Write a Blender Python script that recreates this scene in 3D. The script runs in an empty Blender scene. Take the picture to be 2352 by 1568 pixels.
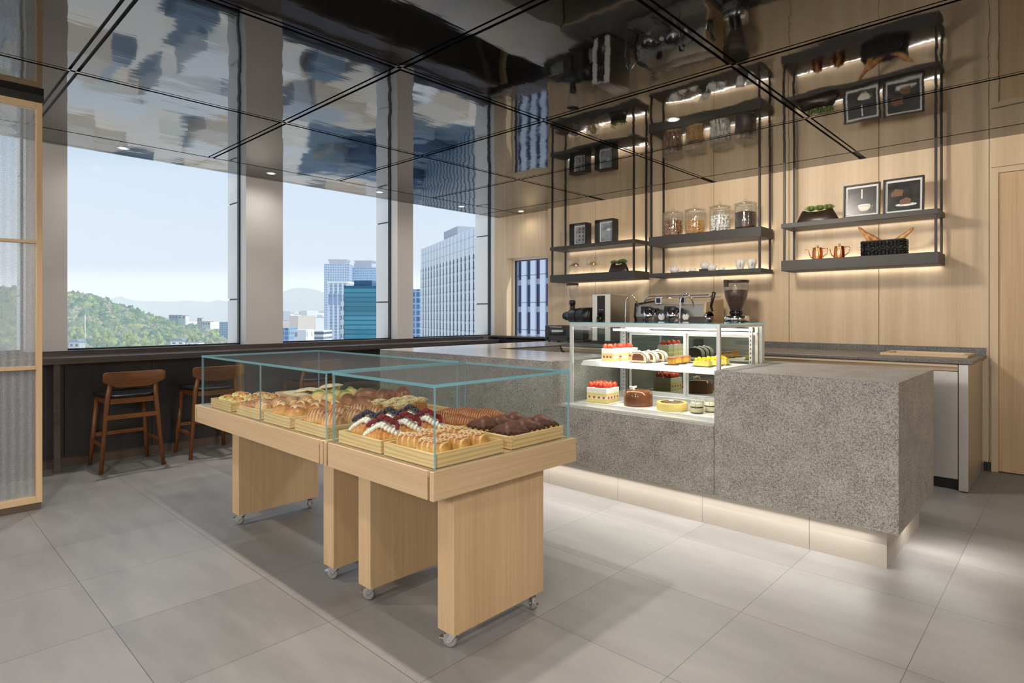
import bpy, bmesh, math, random
from math import sin, cos, pi, radians, sqrt, atan2
from mathutils import Vector, Matrix, noise
random.seed(7)
sc = bpy.context.scene
COL = sc.collection
# ---------------------------------------------------------------- camera numbers
F_PX, CX, CY, TH, EYE = 1368.2234, 1231.8822, 722.5997, 0.7381, 1.2446
W_PX, H_PX = 2352.0, 1568.0
ST, CT = sin(TH), cos(TH)
def far(u, v, d):
    """a place in the world d metres ahead of the lens along pixel u, v (used to survey the city)"""
    r = (u - CX) * d / F_PX
    return Vector((-ST * d + CT * r, CT * d + ST * r, EYE - (v - CY) * d / F_PX))
H_CEIL = 2.646

# ---------------------------------------------------------------- mesh builder
class MB:
    def __init__(s):
        s.v = []; s.f = []; s.m = []; s.sm = []
    def face(s, idx, m=0, sm=False):
        s.f.append(tuple(idx)); s.m.append(m); s.sm.append(sm)
    def box(s, x0, x1, y0, y1, z0, z1, m=0, rot=None):
        b = len(s.v)
        ps = [(x0,y0,z0),(x1,y0,z0),(x1,y1,z0),(x0,y1,z0),(x0,y0,z1),(x1,y0,z1),(x1,y1,z1),(x0,y1,z1)]
        if rot is not None: ps = [tuple(rot @ Vector(p)) for p in ps]
        s.v += ps
        ms = m if isinstance(m, (list, tuple)) else [m] * 6     # bottom, top, -y, +x, +y, -x
        for q, mm in zip([(0,3,2,1),(4,5,6,7),(0,1,5,4),(1,2,6,5),(2,3,7,6),(3,0,4,7)], ms):
            s.face([b + i for i in q], mm)
        return s
    def cbox(s, c, sx, sy, sz, m=0, R=None):
        M = Matrix.Translation(c) @ (R.to_4x4() if R is not None else Matrix.Identity(4))
        return s.box(-sx/2, sx/2, -sy/2, sy/2, -sz/2, sz/2, m, M)
    def ring(s, pts):
        b = len(s.v); s.v += [tuple(p) for p in pts]; return list(range(b, b + len(pts)))
    def bridge(s, a, b, m=0, sm=True, closed=True):
        n = len(a)
        for i in range(n if closed else n - 1):
            j = (i + 1) % n
            s.face((a[i], a[j], b[j], b[i]), m, sm)
    def cyl(s, p0, p1, r0, r1=None, n=16, m=0, caps=True, sm=True):
        p0 = Vector(p0); p1 = Vector(p1); r1 = r0 if r1 is None else r1
        q = (p1 - p0).to_track_quat('Z', 'Y')
        A = s.ring([p0 + q @ Vector((r0*cos(2*pi*i/n), r0*sin(2*pi*i/n), 0)) for i in range(n)])
        B = s.ring([p1 + q @ Vector((r1*cos(2*pi*i/n), r1*sin(2*pi*i/n), 0)) for i in range(n)])
        s.bridge(A, B, m, sm)
        if caps: s.face(A[::-1], m); s.face(B, m)
        return s
    def lathe(s, prof, c=(0,0,0), n=24, m=0, sm=True, sx=1, sy=1, caps=True, mod=None):
        c = Vector(c); rings = []
        for r, z in prof:
            rings.append(s.ring([c + Vector((r*(mod(i/n, z) if mod else 1)*sx*cos(2*pi*i/n), r*(mod(i/n, z) if mod else 1)*sy*sin(2*pi*i/n), z)) for i in range(n)]))
        for a, b in zip(rings, rings[1:]): s.bridge(a, b, m, sm)
        if caps:
            if prof[0][0] > 1e-6: s.face(rings[0][::-1], m)
            if prof[-1][0] > 1e-6: s.face(rings[-1], m)
        return s
    def tube(s, pts, r, n=8, m=0, sm=True, caps=True, flat=1.0):
        pts = [Vector(p) for p in pts]; N = len(pts); rings = []
        up = Vector((0, 0, 1)); prev = None
        for i, p in enumerate(pts):
            t = (pts[min(i+1, N-1)] - pts[max(i-1, 0)])
            t = t.normalized() if t.length > 1e-9 else Vector((1,0,0))
            if prev is None:
                a = t.cross(up)
                if a.length < .05: a = t.cross(Vector((0,1,0)))
            else:
                a = prev - t * prev.dot(t)
            a.normalize(); b = t.cross(a); prev = a
            rr = r[i] if isinstance(r, (list, tuple)) else r
            rings.append(s.ring([p + a*rr*cos(2*pi*k/n) + b*rr*flat*sin(2*pi*k/n) for k in range(n)]))
        for a, b in zip(rings, rings[1:]): s.bridge(a, b, m, sm)
        if caps: s.face(rings[0][::-1], m, sm); s.face(rings[-1], m, sm)
        return s
    def blob(s, fn, nu=20, nv=12, m=0):
        """closed smooth skin; fn(unit direction) -> point"""
        rows = []
        for j in range(nv + 1):
            ph = -pi/2 + pi*j/nv
            if j in (0, nv): rows.append(s.ring([fn(Vector((0, 0, -1 if j == 0 else 1)))]))
            else: rows.append(s.ring([fn(Vector((cos(ph)*cos(2*pi*i/nu), cos(ph)*sin(2*pi*i/nu), sin(ph)))) for i in range(nu)]))
        for j in range(nv):
            a, b = rows[j], rows[j+1]
            for i in range(nu):
                k = (i + 1) % nu
                if j == 0: s.face((a[0], b[k], b[i]), m, True)
                elif j == nv - 1: s.face((a[i], a[k], b[0]), m, True)
                else: s.face((a[i], a[k], b[k], b[i]), m, True)
        return s
    def ball(s, c, rx, ry=None, rz=None, nu=12, nv=8, m=0, R=None):
        c = Vector(c); ry = rx if ry is None else ry; rz = rx if rz is None else rz
        def fn(d):
            p = Vector((d.x*rx, d.y*ry, d.z*rz))
            return c + (R @ p if R is not None else p)
        return s.blob(fn, nu, nv, m)
    def prism(s, poly, a0, a1, axis='y', m=0, sm=False):
        """poly in the two other axes, extruded along axis"""
        def P(p, a): return {'y': (p[0], a, p[1]), 'x': (a, p[0], p[1]), 'z': (p[0], p[1], a)}[axis]
        A = s.ring([P(p, a0) for p in poly]); B = s.ring([P(p, a1) for p in poly])
        s.bridge(A, B, m, sm); s.face(A[::-1], m); s.face(B, m)
        return s
    def build(s, name, mats, parent=None, loc=(0,0,0), bevel=0, seg=2, rotz=0, subsurf=0):
        me = bpy.data.meshes.new(name)
        me.from_pydata(s.v, [], s.f)
        if not isinstance(mats, (list, tuple)): mats = [mats]
        for mt in mats: me.materials.append(mt)
        me.polygons.foreach_set('material_index', s.m)
        me.polygons.foreach_set('use_smooth', s.sm)
        bm = bmesh.new(); bm.from_mesh(me)
        bmesh.ops.recalc_face_normals(bm, faces=bm.faces)
        bm.to_mesh(me); bm.free(); me.update()
        o = bpy.data.objects.new(name, me); COL.objects.link(o)
        o.location = loc; o.rotation_euler = (0, 0, rotz)
        if parent is not None: o.parent = parent
        if bevel:
            b = o.modifiers.new('bevel', 'BEVEL'); b.width = bevel; b.segments = seg; b.limit_method = 'ANGLE'; b.angle_limit = radians(50)
        if subsurf:
            b = o.modifiers.new('sub', 'SUBSURF'); b.levels = subsurf; b.render_levels = subsurf
        return o

def thing(name, label, cat, loc=(0,0,0), rotz=0, group=None):
    o = bpy.data.objects.new(name, None); COL.objects.link(o)
    o.location = loc; o.rotation_euler = (0, 0, rotz); o.empty_display_size = .05
    o['label'] = label; o['category'] = cat
    if group: o['group'] = group
    return o
def tag(o, label, cat, group=None, kind=None):
    o['label'] = label; o['category'] = cat
    if group: o['group'] = group
    if kind: o['kind'] = kind
    return o
def struct(o):
    o['kind'] = 'structure'; return o
def kids(o): return [c for c in bpy.data.objects if c.parent is o]
_kidmap = {}
def dup(root, loc=None, rot=None, label=None, group=None, scale=None):
    """a copy of a thing with copies of its parts and sub-parts"""
    r = root.copy(); COL.objects.link(r)
    if loc is not None: r.location = loc
    if rot is not None: r.rotation_euler = rot if isinstance(rot, (tuple, list)) else (0, 0, rot)
    if scale is not None: r.scale = (scale,)*3 if isinstance(scale, (int, float)) else scale
    if label: r['label'] = label
    if group: r['group'] = group
    if root not in _kidmap: _kidmap[root] = [(c, kids(c)) for c in kids(root)]
    for ch, gs in _kidmap[root]:
        c = ch.copy(); COL.objects.link(c); c.parent = r
        for g in gs:
            d = g.copy(); COL.objects.link(d); d.parent = c
    return r

# ---------------------------------------------------------------- materials
def srgb(r, g, b):
    f = lambda c: (c/255/12.92) if c/255 <= .04045 else ((c/255 + .055)/1.055)**2.4
    return (f(r), f(g), f(b), 1)
class NT:
    def __init__(s, name):
        s.mat = bpy.data.materials.new(name); s.mat.use_nodes = True
        s.t = s.mat.node_tree; s.t.nodes.clear()
        s.out = s.n('ShaderNodeOutputMaterial')
    def n(s, ty, **kw):
        nd = s.t.nodes.new(ty)
        for k, v in kw.items():
            if k.startswith('_'): setattr(nd, k[1:], v)
            else: s.set(nd, k, v)
        return nd
    def set(s, nd, k, v):
        sock = nd.inputs[int(k[1:]) if k[0] == 'i' and k[1:].isdigit() else k.replace('_', ' ')]
        if isinstance(v, bpy.types.NodeSocket): s.t.links.new(v, sock)
        else: sock.default_value = v
    def bsdf(s, **kw):
        b = s.n('ShaderNodeBsdfPrincipled')
        for k, v in kw.items(): s.set(b, k, v)
        s.t.links.new(b.outputs[0], s.out.inputs[0]); return b
    def coord(s, kind='Object', scale=(1,1,1), loc=(0,0,0), rot=(0,0,0)):
        tc = s.n('ShaderNodeTexCoord'); mp = s.n('ShaderNodeMapping')
        s.t.links.new(tc.outputs[kind], mp.inputs[0])
        mp.inputs['Scale'].default_value = scale; mp.inputs['Location'].default_value = loc; mp.inputs['Rotation'].default_value = rot
        return mp.outputs[0]
    def noise(s, vec, scale=5, detail=4, rough=.55, dist=0):
        nd = s.n('ShaderNodeTexNoise', Scale=scale, Detail=detail, Roughness=rough, Distortion=dist)
        s.t.links.new(vec, nd.inputs['Vector']); return nd.outputs[0]
    def ramp(s, fac, stops, interp='LINEAR'):
        r = s.n('ShaderNodeValToRGB'); s.t.links.new(fac, r.inputs[0])
        cr = r.color_ramp; cr.interpolation = interp
        while len(cr.elements) > 1: cr.elements.remove(cr.elements[-1])
        cr.elements[0].position = stops[0][0]; cr.elements[0].color = stops[0][1]
        for p, c in stops[1:]:
            e = cr.elements.new(p); e.color = c
        return r.outputs[0]
    def mix(s, fac, a, b, blend='MIX'):
        m = s.n('ShaderNodeMix', _data_type='RGBA', _blend_type=blend)
        for sock, v in ((m.inputs[0], fac), (m.inputs[6], a), (m.inputs[7], b)):
            if isinstance(v, bpy.types.NodeSocket): s.t.links.new(v, sock)
            else: sock.default_value = v
        return m.outputs[2]
    def math(s, op, a, b=None, c=None, clamp=False):
        m = s.n('ShaderNodeMath', _operation=op, _use_clamp=clamp)
        for i, v in enumerate((a, b, c)):
            if v is None: continue
            if isinstance(v, bpy.types.NodeSocket): s.t.links.new(v, m.inputs[i])
            else: m.inputs[i].default_value = v
        return m.outputs[0]
    def sep(s, vec):
        x = s.n('ShaderNodeSeparateXYZ'); s.t.links.new(vec, x.inputs[0]); return x.outputs
    def bump(s, h, strength=.2, dist=.01):
        b = s.n('ShaderNodeBump', Strength=strength, Distance=dist); s.t.links.new(h, b.inputs['Height']); return b.outputs[0]
def plain(name, col, rough=.5, metal=0, **kw):
    t = NT(name)
    n = t.noise(t.coord(scale=(1,1,1)), kw.pop('ns', 40), 3)
    c = t.mix(n, tuple(x*.93 for x in col[:3]) + (1,), tuple(min(1, x*1.07) for x in col[:3]) + (1,))
    t.bsdf(Base_Color=c, Roughness=rough, Metallic=metal, **kw)
    return t.mat
def emit(name, col, st):
    t = NT(name); e = t.n('ShaderNodeEmission', Color=col, Strength=st); t.t.links.new(e.outputs[0], t.out.inputs[0]); return t.mat
def wood(name, c0, c1, axis='z', rough=.45, fine=1.0, contrast=1.0):
    t = NT(name)
    L, S = 1.6*fine, 90*fine
    sc_ = {'z': (S, S, L), 'x': (L, S, S), 'y': (S, L, S)}[axis]
    n1 = t.noise(t.coord(scale=sc_), 1, 5, .6)
    sc2 = {'z': (9, 9, .45), 'x': (.45, 9, 9), 'y': (9, .45, 9)}[axis]
    n2 = t.noise(t.coord(scale=sc2, loc=(3.1, 1.7, .4)), 1, 3, .5)
    f = t.math('ADD', t.math('MULTIPLY', n1, .55*contrast), t.math('MULTIPLY', n2, 1 - .55*contrast))
    c = t.ramp(f, [(.28, c0), (.68, c1)])
    t.bsdf(Base_Color=c, Roughness=rough, Normal=t.bump(n1, .06, .002))
    return t.mat
def pine(name, c0, c1, axis='x'):
    t = NT(name)
    sc_ = {'x': (1.5, 14, 14), 'y': (14, 1.5, 14)}[axis]
    v = t.coord(scale=sc_)
    n0 = t.noise(v, 1.2, 2, .5, .6)
    w = t.n('ShaderNodeTexWave', _wave_type='BANDS', _bands_direction='Z', Scale=1.3, Distortion=7, Detail=2)
    t.t.links.new(v, w.inputs['Vector'])
    f = t.math('ADD', t.math('MULTIPLY', w.outputs['Fac'], .6), t.math('MULTIPLY', n0, .4))
    t.bsdf(Base_Color=t.ramp(f, [(.15, c0), (.6, c1)]), Roughness=.5)
    return t.mat
def stone(name, dark, mid, light, rough=.6, sc_=1.0):
    t = NT(name); v = t.coord()
    a = t.noise(v, 165*sc_, 4, .75); b = t.noise(v, 75*sc_, 3, .6); g = t.noise(v, 7, 2)
    f = t.math('ADD', t.math('MULTIPLY', a, .72), t.math('ADD', t.math('MULTIPLY', b, .18), t.math('MULTIPLY', g, .10)))
    c = t.ramp(f, [(.41, dark), (.485, mid), (.57, light)])
    t.bsdf(Base_Color=c, Roughness=rough, Normal=t.bump(a, .12, .002))
    return t.mat
def clear_glass(name, tint=(.97,.985,.98,1), ior=1.45, rough=.0, boost=1.0):
    """thin pane: sees through, mirrors at a slant"""
    t = NT(name)
    tr = t.n('ShaderNodeBsdfTransparent', Color=tint); gl = t.n('ShaderNodeBsdfGlossy', Color=(1,1,1,1), Roughness=rough)
    fr = t.n('ShaderNodeLayerWeight'); f0 = ((ior - 1)/(ior + 1))**2
    mx = t.n('ShaderNodeMixShader')
    k = t.math('ADD', f0, t.math('MULTIPLY', t.math('POWER', fr.outputs['Facing'], 5.0), 1 - f0))
    t.t.links.new(t.math('MULTIPLY', k, boost, clamp=True), mx.inputs[0])
    t.t.links.new(tr.outputs[0], mx.inputs[1]); t.t.links.new(gl.outputs[0], mx.inputs[2])
    t.t.links.new(mx.outputs[0], t.out.inputs[0]); return t.mat
def veiled_glass(name, tint, veil, k, rough=.25, spec=.06):
    """pane with a faint grey veil"""
    t = NT(name); tr = t.n('ShaderNodeBsdfTransparent', Color=tint); p = t.n('ShaderNodeBsdfPrincipled', Base_Color=veil, Roughness=rough)
    mx = t.n('ShaderNodeMixShader', Fac=k); t.t.links.new(tr.outputs[0], mx.inputs[1]); t.t.links.new(p.outputs[0], mx.inputs[2]); t.t.links.new(mx.outputs[0], t.out.inputs[0]); return t.mat
def edge_glass(name, col, k=.5):
    t = NT(name)
    tr = t.n('ShaderNodeBsdfTransparent', Color=col); d = t.n('ShaderNodeBsdfTranslucent', Color=col); p = t.n('ShaderNodeBsdfPrincipled', Base_Color=col, Roughness=.1)
    a = t.n('ShaderNodeMixShader', Fac=.5); b = t.n('ShaderNodeMixShader', Fac=k)
    t.t.links.new(d.outputs[0], a.inputs[1]); t.t.links.new(p.outputs[0], a.inputs[2])
    t.t.links.new(tr.outputs[0], b.inputs[1]); t.t.links.new(a.outputs[0], b.inputs[2]); t.t.links.new(b.outputs[0], t.out.inputs[0]); return t.mat
def bread(name, low, mid, top, z0, z1, stripes=None, rough=.42, spots=None):
    """baked crust: pale underside, browned top; stripes=(axis, freq, colour, amount)"""
    t = NT(name); v = t.coord(); x, y, z = t.sep(v)
    n = t.noise(v, 45, 4, .6)
    f = t.math('ADD', t.math('DIVIDE', t.math('SUBTRACT', z, z0), z1 - z0), t.math('MULTIPLY', t.math('SUBTRACT', n, .5), .7))
    c = t.ramp(f, [(.05, low), (.45, mid), (.95, top)])
    if stripes:
        ax, fr, sc_col, am = stripes
        s = t.math('SINE', t.math('ADD', t.math('MULTIPLY', {'x': x, 'y': y, 'z': z}[ax], fr), t.math('MULTIPLY', n, 2.2)))
        c = t.mix(t.math('MULTIPLY', t.math('GREATER_THAN', s, .45), am), c, sc_col)
    if spots:
        s = t.noise(v, spots[1], 2, .5)
        c = t.mix(t.math('MULTIPLY', t.math('GREATER_THAN', s, spots[2]), .9), c, spots[0])
    t.bsdf(Base_Color=c, Roughness=rough, Normal=t.bump(n, .25, .004))
    return t.mat
def layered(name, stops, rough=.5, h=1.0):
    """horizontal layers of a cut cake, by height in the cake"""
    t = NT(name); v = t.coord(); x, y, z = t.sep(v); n = t.noise(v, 60, 3)
    f = t.math('ADD', t.math('DIVIDE', z, h), t.math('MULTIPLY', t.math('SUBTRACT', n, .5), .05))
    t.bsdf(Base_Color=t.ramp(f, stops, 'CONSTANT'), Roughness=rough); return t.mat

M = {}
M['wall_wood'] = wood('pale_oak_panel', srgb(196,168,132), srgb(224,201,169), 'z', .5, 1.0, .6)
M['wall_wood_x'] = wood('pale_oak_rail', srgb(196,168,132), srgb(224,201,169), 'x', .5, 1.0, .6)
M['oak'] = wood('table_oak_upright', srgb(186,153,112), srgb(214,184,144), 'z', .45)
M['oak_x'] = wood('table_oak_long', srgb(186,154,114), srgb(215,187,150), 'x', .45)
M['oak_y'] = wood('table_oak_cross', srgb(186,154,114), srgb(215,187,150), 'y', .45)
M['pine_x'] = pine('tray_pine_long', srgb(220,180,118), srgb(240,211,156), 'x')
M['pine_y'] = pine('tray_pine_cross', srgb(220,180,118), srgb(240,211,156), 'y')
M['walnut'] = wood('walnut', srgb(84,48,22), srgb(140,86,42), 'z', .3)
M['walnut_y'] = wood('walnut_cross', srgb(84,48,22), srgb(140,86,42), 'y', .3)
M['stone'] = stone('grey_granite', srgb(88,85,82), srgb(138,134,128), srgb(176,171,163), .6, 1.35)
M['stone_lit'] = stone('grey_granite_lit', srgb(178,174,170), srgb(200,196,192), srgb(218,214,210), .16)  # same granite as the blocks, lightened to paint in window light
M['dark_stone'] = stone('dark_granite', srgb(62,60,59), srgb(100,97,95), srgb(140,136,132), .4)
M['base_tile'] = plain('plinth_tile', srgb(168,161,151), .5, ns=4)
M['black_metal'] = plain('black_metal', srgb(52,49,47), .42, .3)
M['shelf'] = plain('charcoal_shelf', srgb(72,69,66), .5, .2, ns=8)
M['dark_panel'] = wood('dark_stained_panel', srgb(36,33,33), srgb(58,54,53), 'z', .4)
M['dark_bar'] = wood('dark_stained_bar', srgb(66,60,58), srgb(96,88,84), 'y', .16)
M['kick'] = plain('bronze_kick', srgb(112,98,88), .35, .6)
M['white_paint'] = plain('white_paint', srgb(226,221,217), .5, ns=2)
M['white_ext'] = plain('white_cladding', srgb(244,242,239), .55, ns=2)
M['frame_black'] = plain('window_frame_black', srgb(40,40,40), .4, .2)
M['steel'] = plain('brushed_steel', srgb(200,195,188), .4, 1)
M['chrome'] = plain('chrome', srgb(225,225,228), .06, 1)
M['alu'] = plain('satin_aluminium', srgb(226,226,224), .32, .55)
M['rubber'] = plain('grey_rubber', srgb(150,146,142), .5)
M['black'] = plain('black_plastic', srgb(30,29,28), .4)
M['black_gloss'] = plain('black_gloss', srgb(22,21,21), .12)
M['leather'] = plain('black_leather', srgb(24,24,26), .32, ns=120)
M['porcelain'] = plain('porcelain', srgb(236,233,226), .15)
M['copper'] = plain('copper', srgb(214,138,90), .16, 1)
M['pot'] = plain('brown_black_ceramic', srgb(62,50,40), .35, .2)
M['paper'] = plain('mount_board', srgb(235,232,226), .8)
M['leaf'] = plain('succulent_leaf', srgb(128,150,78), .45, ns=60)
M['leaf_dark'] = plain('succulent_leaf_dark', srgb(92,116,66), .45, ns=60)
M['soil'] = plain('soil', srgb(45,34,26), .9)
M['glass'] = clear_glass('window_pane_glass', (.97,.985,.985,1), 1.35, boost=.12)
M['case_glass'] = clear_glass('display_pane_glass', (.965,.985,.98,1), 1.3)
M['glass_edge'] = edge_glass('teal_glass_edge', srgb(160,226,240), .7)
M['glass_seam'] = edge_glass('pale_glass_seam', srgb(214,232,236), .45)
M['top_glass'] = veiled_glass('grey_top_glass', (.82,.83,.83,1), srgb(100,99,97), .21, .55)
def jar_mat():
    t = NT('jar_glass'); tr = t.n('ShaderNodeBsdfTransparent', Color=(.97,.97,.96,1)); gl = t.n('ShaderNodeBsdfGlossy', Roughness=.03); d = t.n('ShaderNodeBsdfTranslucent', Color=(.95,.94,.92,1)); d2 = t.n('ShaderNodeBsdfDiffuse', Color=(.95,.94,.92,1))
    lw = t.n('ShaderNodeLayerWeight'); f5 = t.math('POWER', lw.outputs['Facing'], 4.0); a = t.n('ShaderNodeMixShader', Fac=.5); b = t.n('ShaderNodeMixShader'); c = t.n('ShaderNodeMixShader')
    t.t.links.new(d.outputs[0], a.inputs[1]); t.t.links.new(d2.outputs[0], a.inputs[2])
    t.t.links.new(t.math('ADD', .03, t.math('MULTIPLY', f5, .30)), b.inputs[0]); t.t.links.new(tr.outputs[0], b.inputs[1]); t.t.links.new(a.outputs[0], b.inputs[2])
    t.t.links.new(t.math('ADD', .05, t.math('MULTIPLY', f5, .5)), c.inputs[0]); t.t.links.new(b.outputs[0], c.inputs[1]); t.t.links.new(gl.outputs[0], c.inputs[2]); t.t.links.new(c.outputs[0], t.out.inputs[0]); return t.mat
M['jar_glass'] = jar_mat()
M['cream'] = plain('whipped_cream', srgb(250,246,232), .5)
M['white_tray'] = plain('white_display_board', srgb(240,236,230), .35)
M['led'] = emit('warm_led', (1, .9, .78, 1), 2.2)
M['tube'] = emit('case_tube', (1, .97, .9, 1), 7)
M['lamp'] = emit('downlight_lens', (1, .9, .78, 1), 12)
# ================================================================ ROOM SHELL
# floor: 60 cm porcelain tiles
t = NT('porcelain_floor')
v = t.coord(); x, y, z = t.sep(v)
def joint(c, o):
    fr = t.math('FRACT', t.math('DIVIDE', t.math('SUBTRACT', c, o), .6))
    return t.math('LESS_THAN', t.math('MINIMUM', fr, t.math('SUBTRACT', 1.0, fr)), .0022)
j = t.math('MAXIMUM', joint(x, -4.046), joint(y, .6197))
cid = t.n('ShaderNodeTexWhiteNoise', _noise_dimensions='2D')
cv = t.n('ShaderNodeCombineXYZ')
t.t.links.new(t.math('FLOOR', t.math('DIVIDE', t.math('SUBTRACT', x, -4.046), .6)), cv.inputs[0])
t.t.links.new(t.math('FLOOR', t.math('DIVIDE', t.math('SUBTRACT', y, .6197), .6)), cv.inputs[1])
t.t.links.new(cv.outputs[0], cid.inputs[0])
n1 = t.noise(t.coord(scale=(1.2, 5, 1)), 1.6, 5, .6); n2 = t.noise(v, 160, 2)
f = t.math('ADD', t.math('ADD', t.math('MULTIPLY', n1, .6), t.math('MULTIPLY', n2, .25)), t.math('MULTIPLY', cid.outputs[0], .16))
c = t.ramp(f, [(.3, srgb(117,115,114)), (.7, srgb(141,139,137))])
c = t.mix(j, c, srgb(84,80,77))
t.bsdf(Base_Color=c, Roughness=t.math('ADD', .36, t.math('MULTIPLY', n1, .14)), Normal=t.bump(n2, .04, .002))
M['floor'] = t.mat
XR, YF, YB = 3.6, -4.2, 5.945
m = MB(); m.box(-6.6, XR + .2, YF - .2, 6.3, -.12, 0)
struct(m.build('floor', M['floor']))

# ceiling: mirror-black lacquered panels between double grooves
t = NT('black_lacquer')
v = t.coord(scale=(1, 1, 1))
nb = t.noise(v, 1.7, 2, .5); nb2 = t.noise(t.coord(scale=(9, 1.6, 1)), 2, 2)
h = t.math('ADD', t.math('MULTIPLY', nb, 1.0), t.math('MULTIPLY', nb2, .06))
t.bsdf(Base_Color=srgb(20,19,17), Roughness=.035, IOR=2.1, Normal=t.bump(h, .07, .05))
M['lacquer'] = t.mat
M['groove'] = plain('groove_black', srgb(14,13,12), .5)
M['groove_bar'] = plain('groove_bar', srgb(26,25,23), .12)
gx = [-5.7266, -4.286, -2.8515, -1.429, 0.0, 1.43, 2.86]
gy = [-2.97, -1.735, -.49, .743, 1.978, 3.2136, 4.4457, 5.6354]
G = .028
m = MB()
xs = [(-6.225, -6.165), (-6.157, gx[0] - .010)] + [(gx[0] + .010, -5.206), (-5.2055, gx[1] - G)] + [(a + G, b - G) for a, b in zip(gx[1:], gx[2:])] + [(gx[-1] + G, XR)]
ys = [(YF, gy[0] - G)] + [(a + G, b - (.010 if i == len(gy) - 2 else G)) for i, (a, b) in enumerate(zip(gy, gy[1:]))] + [(gy[-1] + .010, YB + .0)]
for i, (xa, xb) in enumerate(xs):
    for k, (ya, yb) in enumerate(ys):
        yb2 = 6.018 if (k == len(ys) - 1 and xb < -5.2) else yb
        
        if i < 2 and k > 0: ya = gy[k - 1] + (.001 if k < len(ys) - 1 else .011)
        if i < 2 and k < len(ys) - 1: yb2 = gy[k] - (.001 if k < len(ys) - 2 else .011)
        m.box(xa, xb, ya, yb2, H_CEIL, H_CEIL + .02, 0)
for g in gx[1:]: m.box(g - .012, g + .012, YF, gy[-1], H_CEIL + .002, H_CEIL + .02, 2)
for g in gy[:-1]: m.box(gx[0], XR, g - .012, g + .012, H_CEIL + .002, H_CEIL + .02, 2)
m.box(-6.225, XR, YF, 6.05, H_CEIL + .02, H_CEIL + .1, 1)
struct(m.build('ceiling', [M['lacquer'], M['groove'], M['lacquer']]))

# back wall: oak veneer boards with shadow gaps, and a door at its right
seams = [-5.205, -4.42, -3.643, -2.862, -2.083, -1.306, -.526]
m = MB()
for a, b in zip(seams, seams[1:]): m.box(a + .0025, b - .0025, YB, YB + .03, 0, H_CEIL, 0)
m.box(-.5235, .55, YB, YB + .03, 2.415, H_CEIL, 0)
m.box(-.5235, -.512, YB, YB + .03, 0, 2.415, 0)
m.box(.55, XR, YB, YB + .03, 0, H_CEIL, 0)
m.box(-5.205, XR, YB + .03, YB + .2, 0, H_CEIL, 1)
struct(m.build('wall_back', [M['wall_wood'], M['dark_panel']]))
m = MB()   # door surround
m.box(-.512, -.466, YB - .012, YB + .029, 0, 2.41, 0); m.box(.45, .5, YB - .012, YB + .029, 0, 2.41, 0); m.box(-.466, .45, YB - .012, YB + .029, 2.365, 2.41, 1)
struct(m.build('trim_1', [M['wall_wood'], M['wall_wood_x']], bevel=.002))
m = MB(); m.box(-.464, .448, YB + .004, YB + .028, .008, 2.363, 0)
d = struct(m.build('door_1', [M['oak']]))
m = MB(); m.cyl((.38, YB + .004, 1.02), (.38, YB - .045, 1.02), .011); m.cyl((.38, YB - .045, 1.02), (.26, YB - .045, 1.02), .009)
m.build('door_handle', M['steel'], d)
m = MB(); m.box(-.56, -.513, YB - .012, YB, 0, .07, 0)
struct(m.build('baseboard_back', M['black']))

# far-left oak return with the small window
Y2, NX0, NZ0, NZ1 = 6.02, -6.05, .95, 2.048
m = MB()
m.box(-6.30, NX0 - .003, Y2, Y2 + .16, .0, H_CEIL + .08, 0)
m.box(NX0, -5.2, Y2, Y2 + .16, NZ1, H_CEIL + .08, 0)
m.box(NX0, -5.2, Y2, Y2 + .16, 0, NZ0 - .02, 1)
m.box(-5.205, -4.9, Y2 - .07, Y2 + .16, 0, H_CEIL, 0)
m.box(-6.43, -6.30, Y2 + .005, Y2 + .16, 0, H_CEIL + .3, 2)
struct(m.build('wall_far', [M['wall_wood'], M['dark_panel'], M['white_paint']]))
w = MB(); w.box(NX0 + .02, -5.2, Y2 + .15, Y2 + .156, NZ0, NZ1, 0)
wn = struct(w.build('window_1', M['glass']))
w = MB(); w.box(NX0, NX0 + .03, Y2 + .125, Y2 + .18, NZ0, NZ1, 0); w.box(NX0 + .03, -5.2, Y2 + .125, Y2 + .18, NZ1 - .025, NZ1, 0)
w.build('window_frame', M['white_paint'], wn)
w = MB(); w.box(NX0 + .03, NX0 + .042, Y2 + .14, Y2 + .18, NZ0, NZ1 - .025, 0); w.box(NX0 + .03, -5.2, Y2 + .14, Y2 + .18, NZ1 - .037, NZ1 - .025, 0)
w.build('window_gasket', M['frame_black'], wn)
w = MB(); w.box(NX0 - .25, -4.95, Y2 - .17, Y2 + .16, NZ0 - .022, NZ0, 0)
w.build('window_sill', M['dark_bar'], wn)
m = MB(); m.box(-6.24, -4.262, 5.90, Y2 - .005, .80, .905, 0)
struct(m.build('trim_2', M['dark_panel']))

# window wall on the left: white piers, glass between them, stone fins outside
piers = [(-3.0, -2.62), (-1.16, -.79), (.78, 1.046), (2.49, 2.87), (4.31, 4.545), (6.025, 6.18)]
m = MB()
for i, (a, b) in enumerate(piers[:-1]): m.box(-6.40, -6.25, a, b, .93, H_CEIL + .35, 0)
m.box(-6.44, -6.38, YF, 6.18, H_CEIL + .25, H_CEIL + .6, 0)
m.box(-6.62, -6.2, YF, 6.1, 0, .84, 1)
struct(m.build('wall_left', [M['white_paint'], M['dark_panel']]))
m = MB()
for a, b in piers:
    for za, zb in ((-1.5, 1.398), (1.414, 2.405), (2.421, 4.5)): m.box(-6.72, -6.44, a, b + .02, za, zb, 0)
    m.box(-6.705, -6.44, a + .012, b + .01, -1.5, 4.5, 1)
struct(m.build('wall_outer', [M['white_ext'], M['frame_black']]))
m = MB(); m.box(-6.56, -6.238, YF, 6.03, .84, .944, 0)
struct(m.build('trim_3', M['dark_bar'], bevel=.004))
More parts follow.
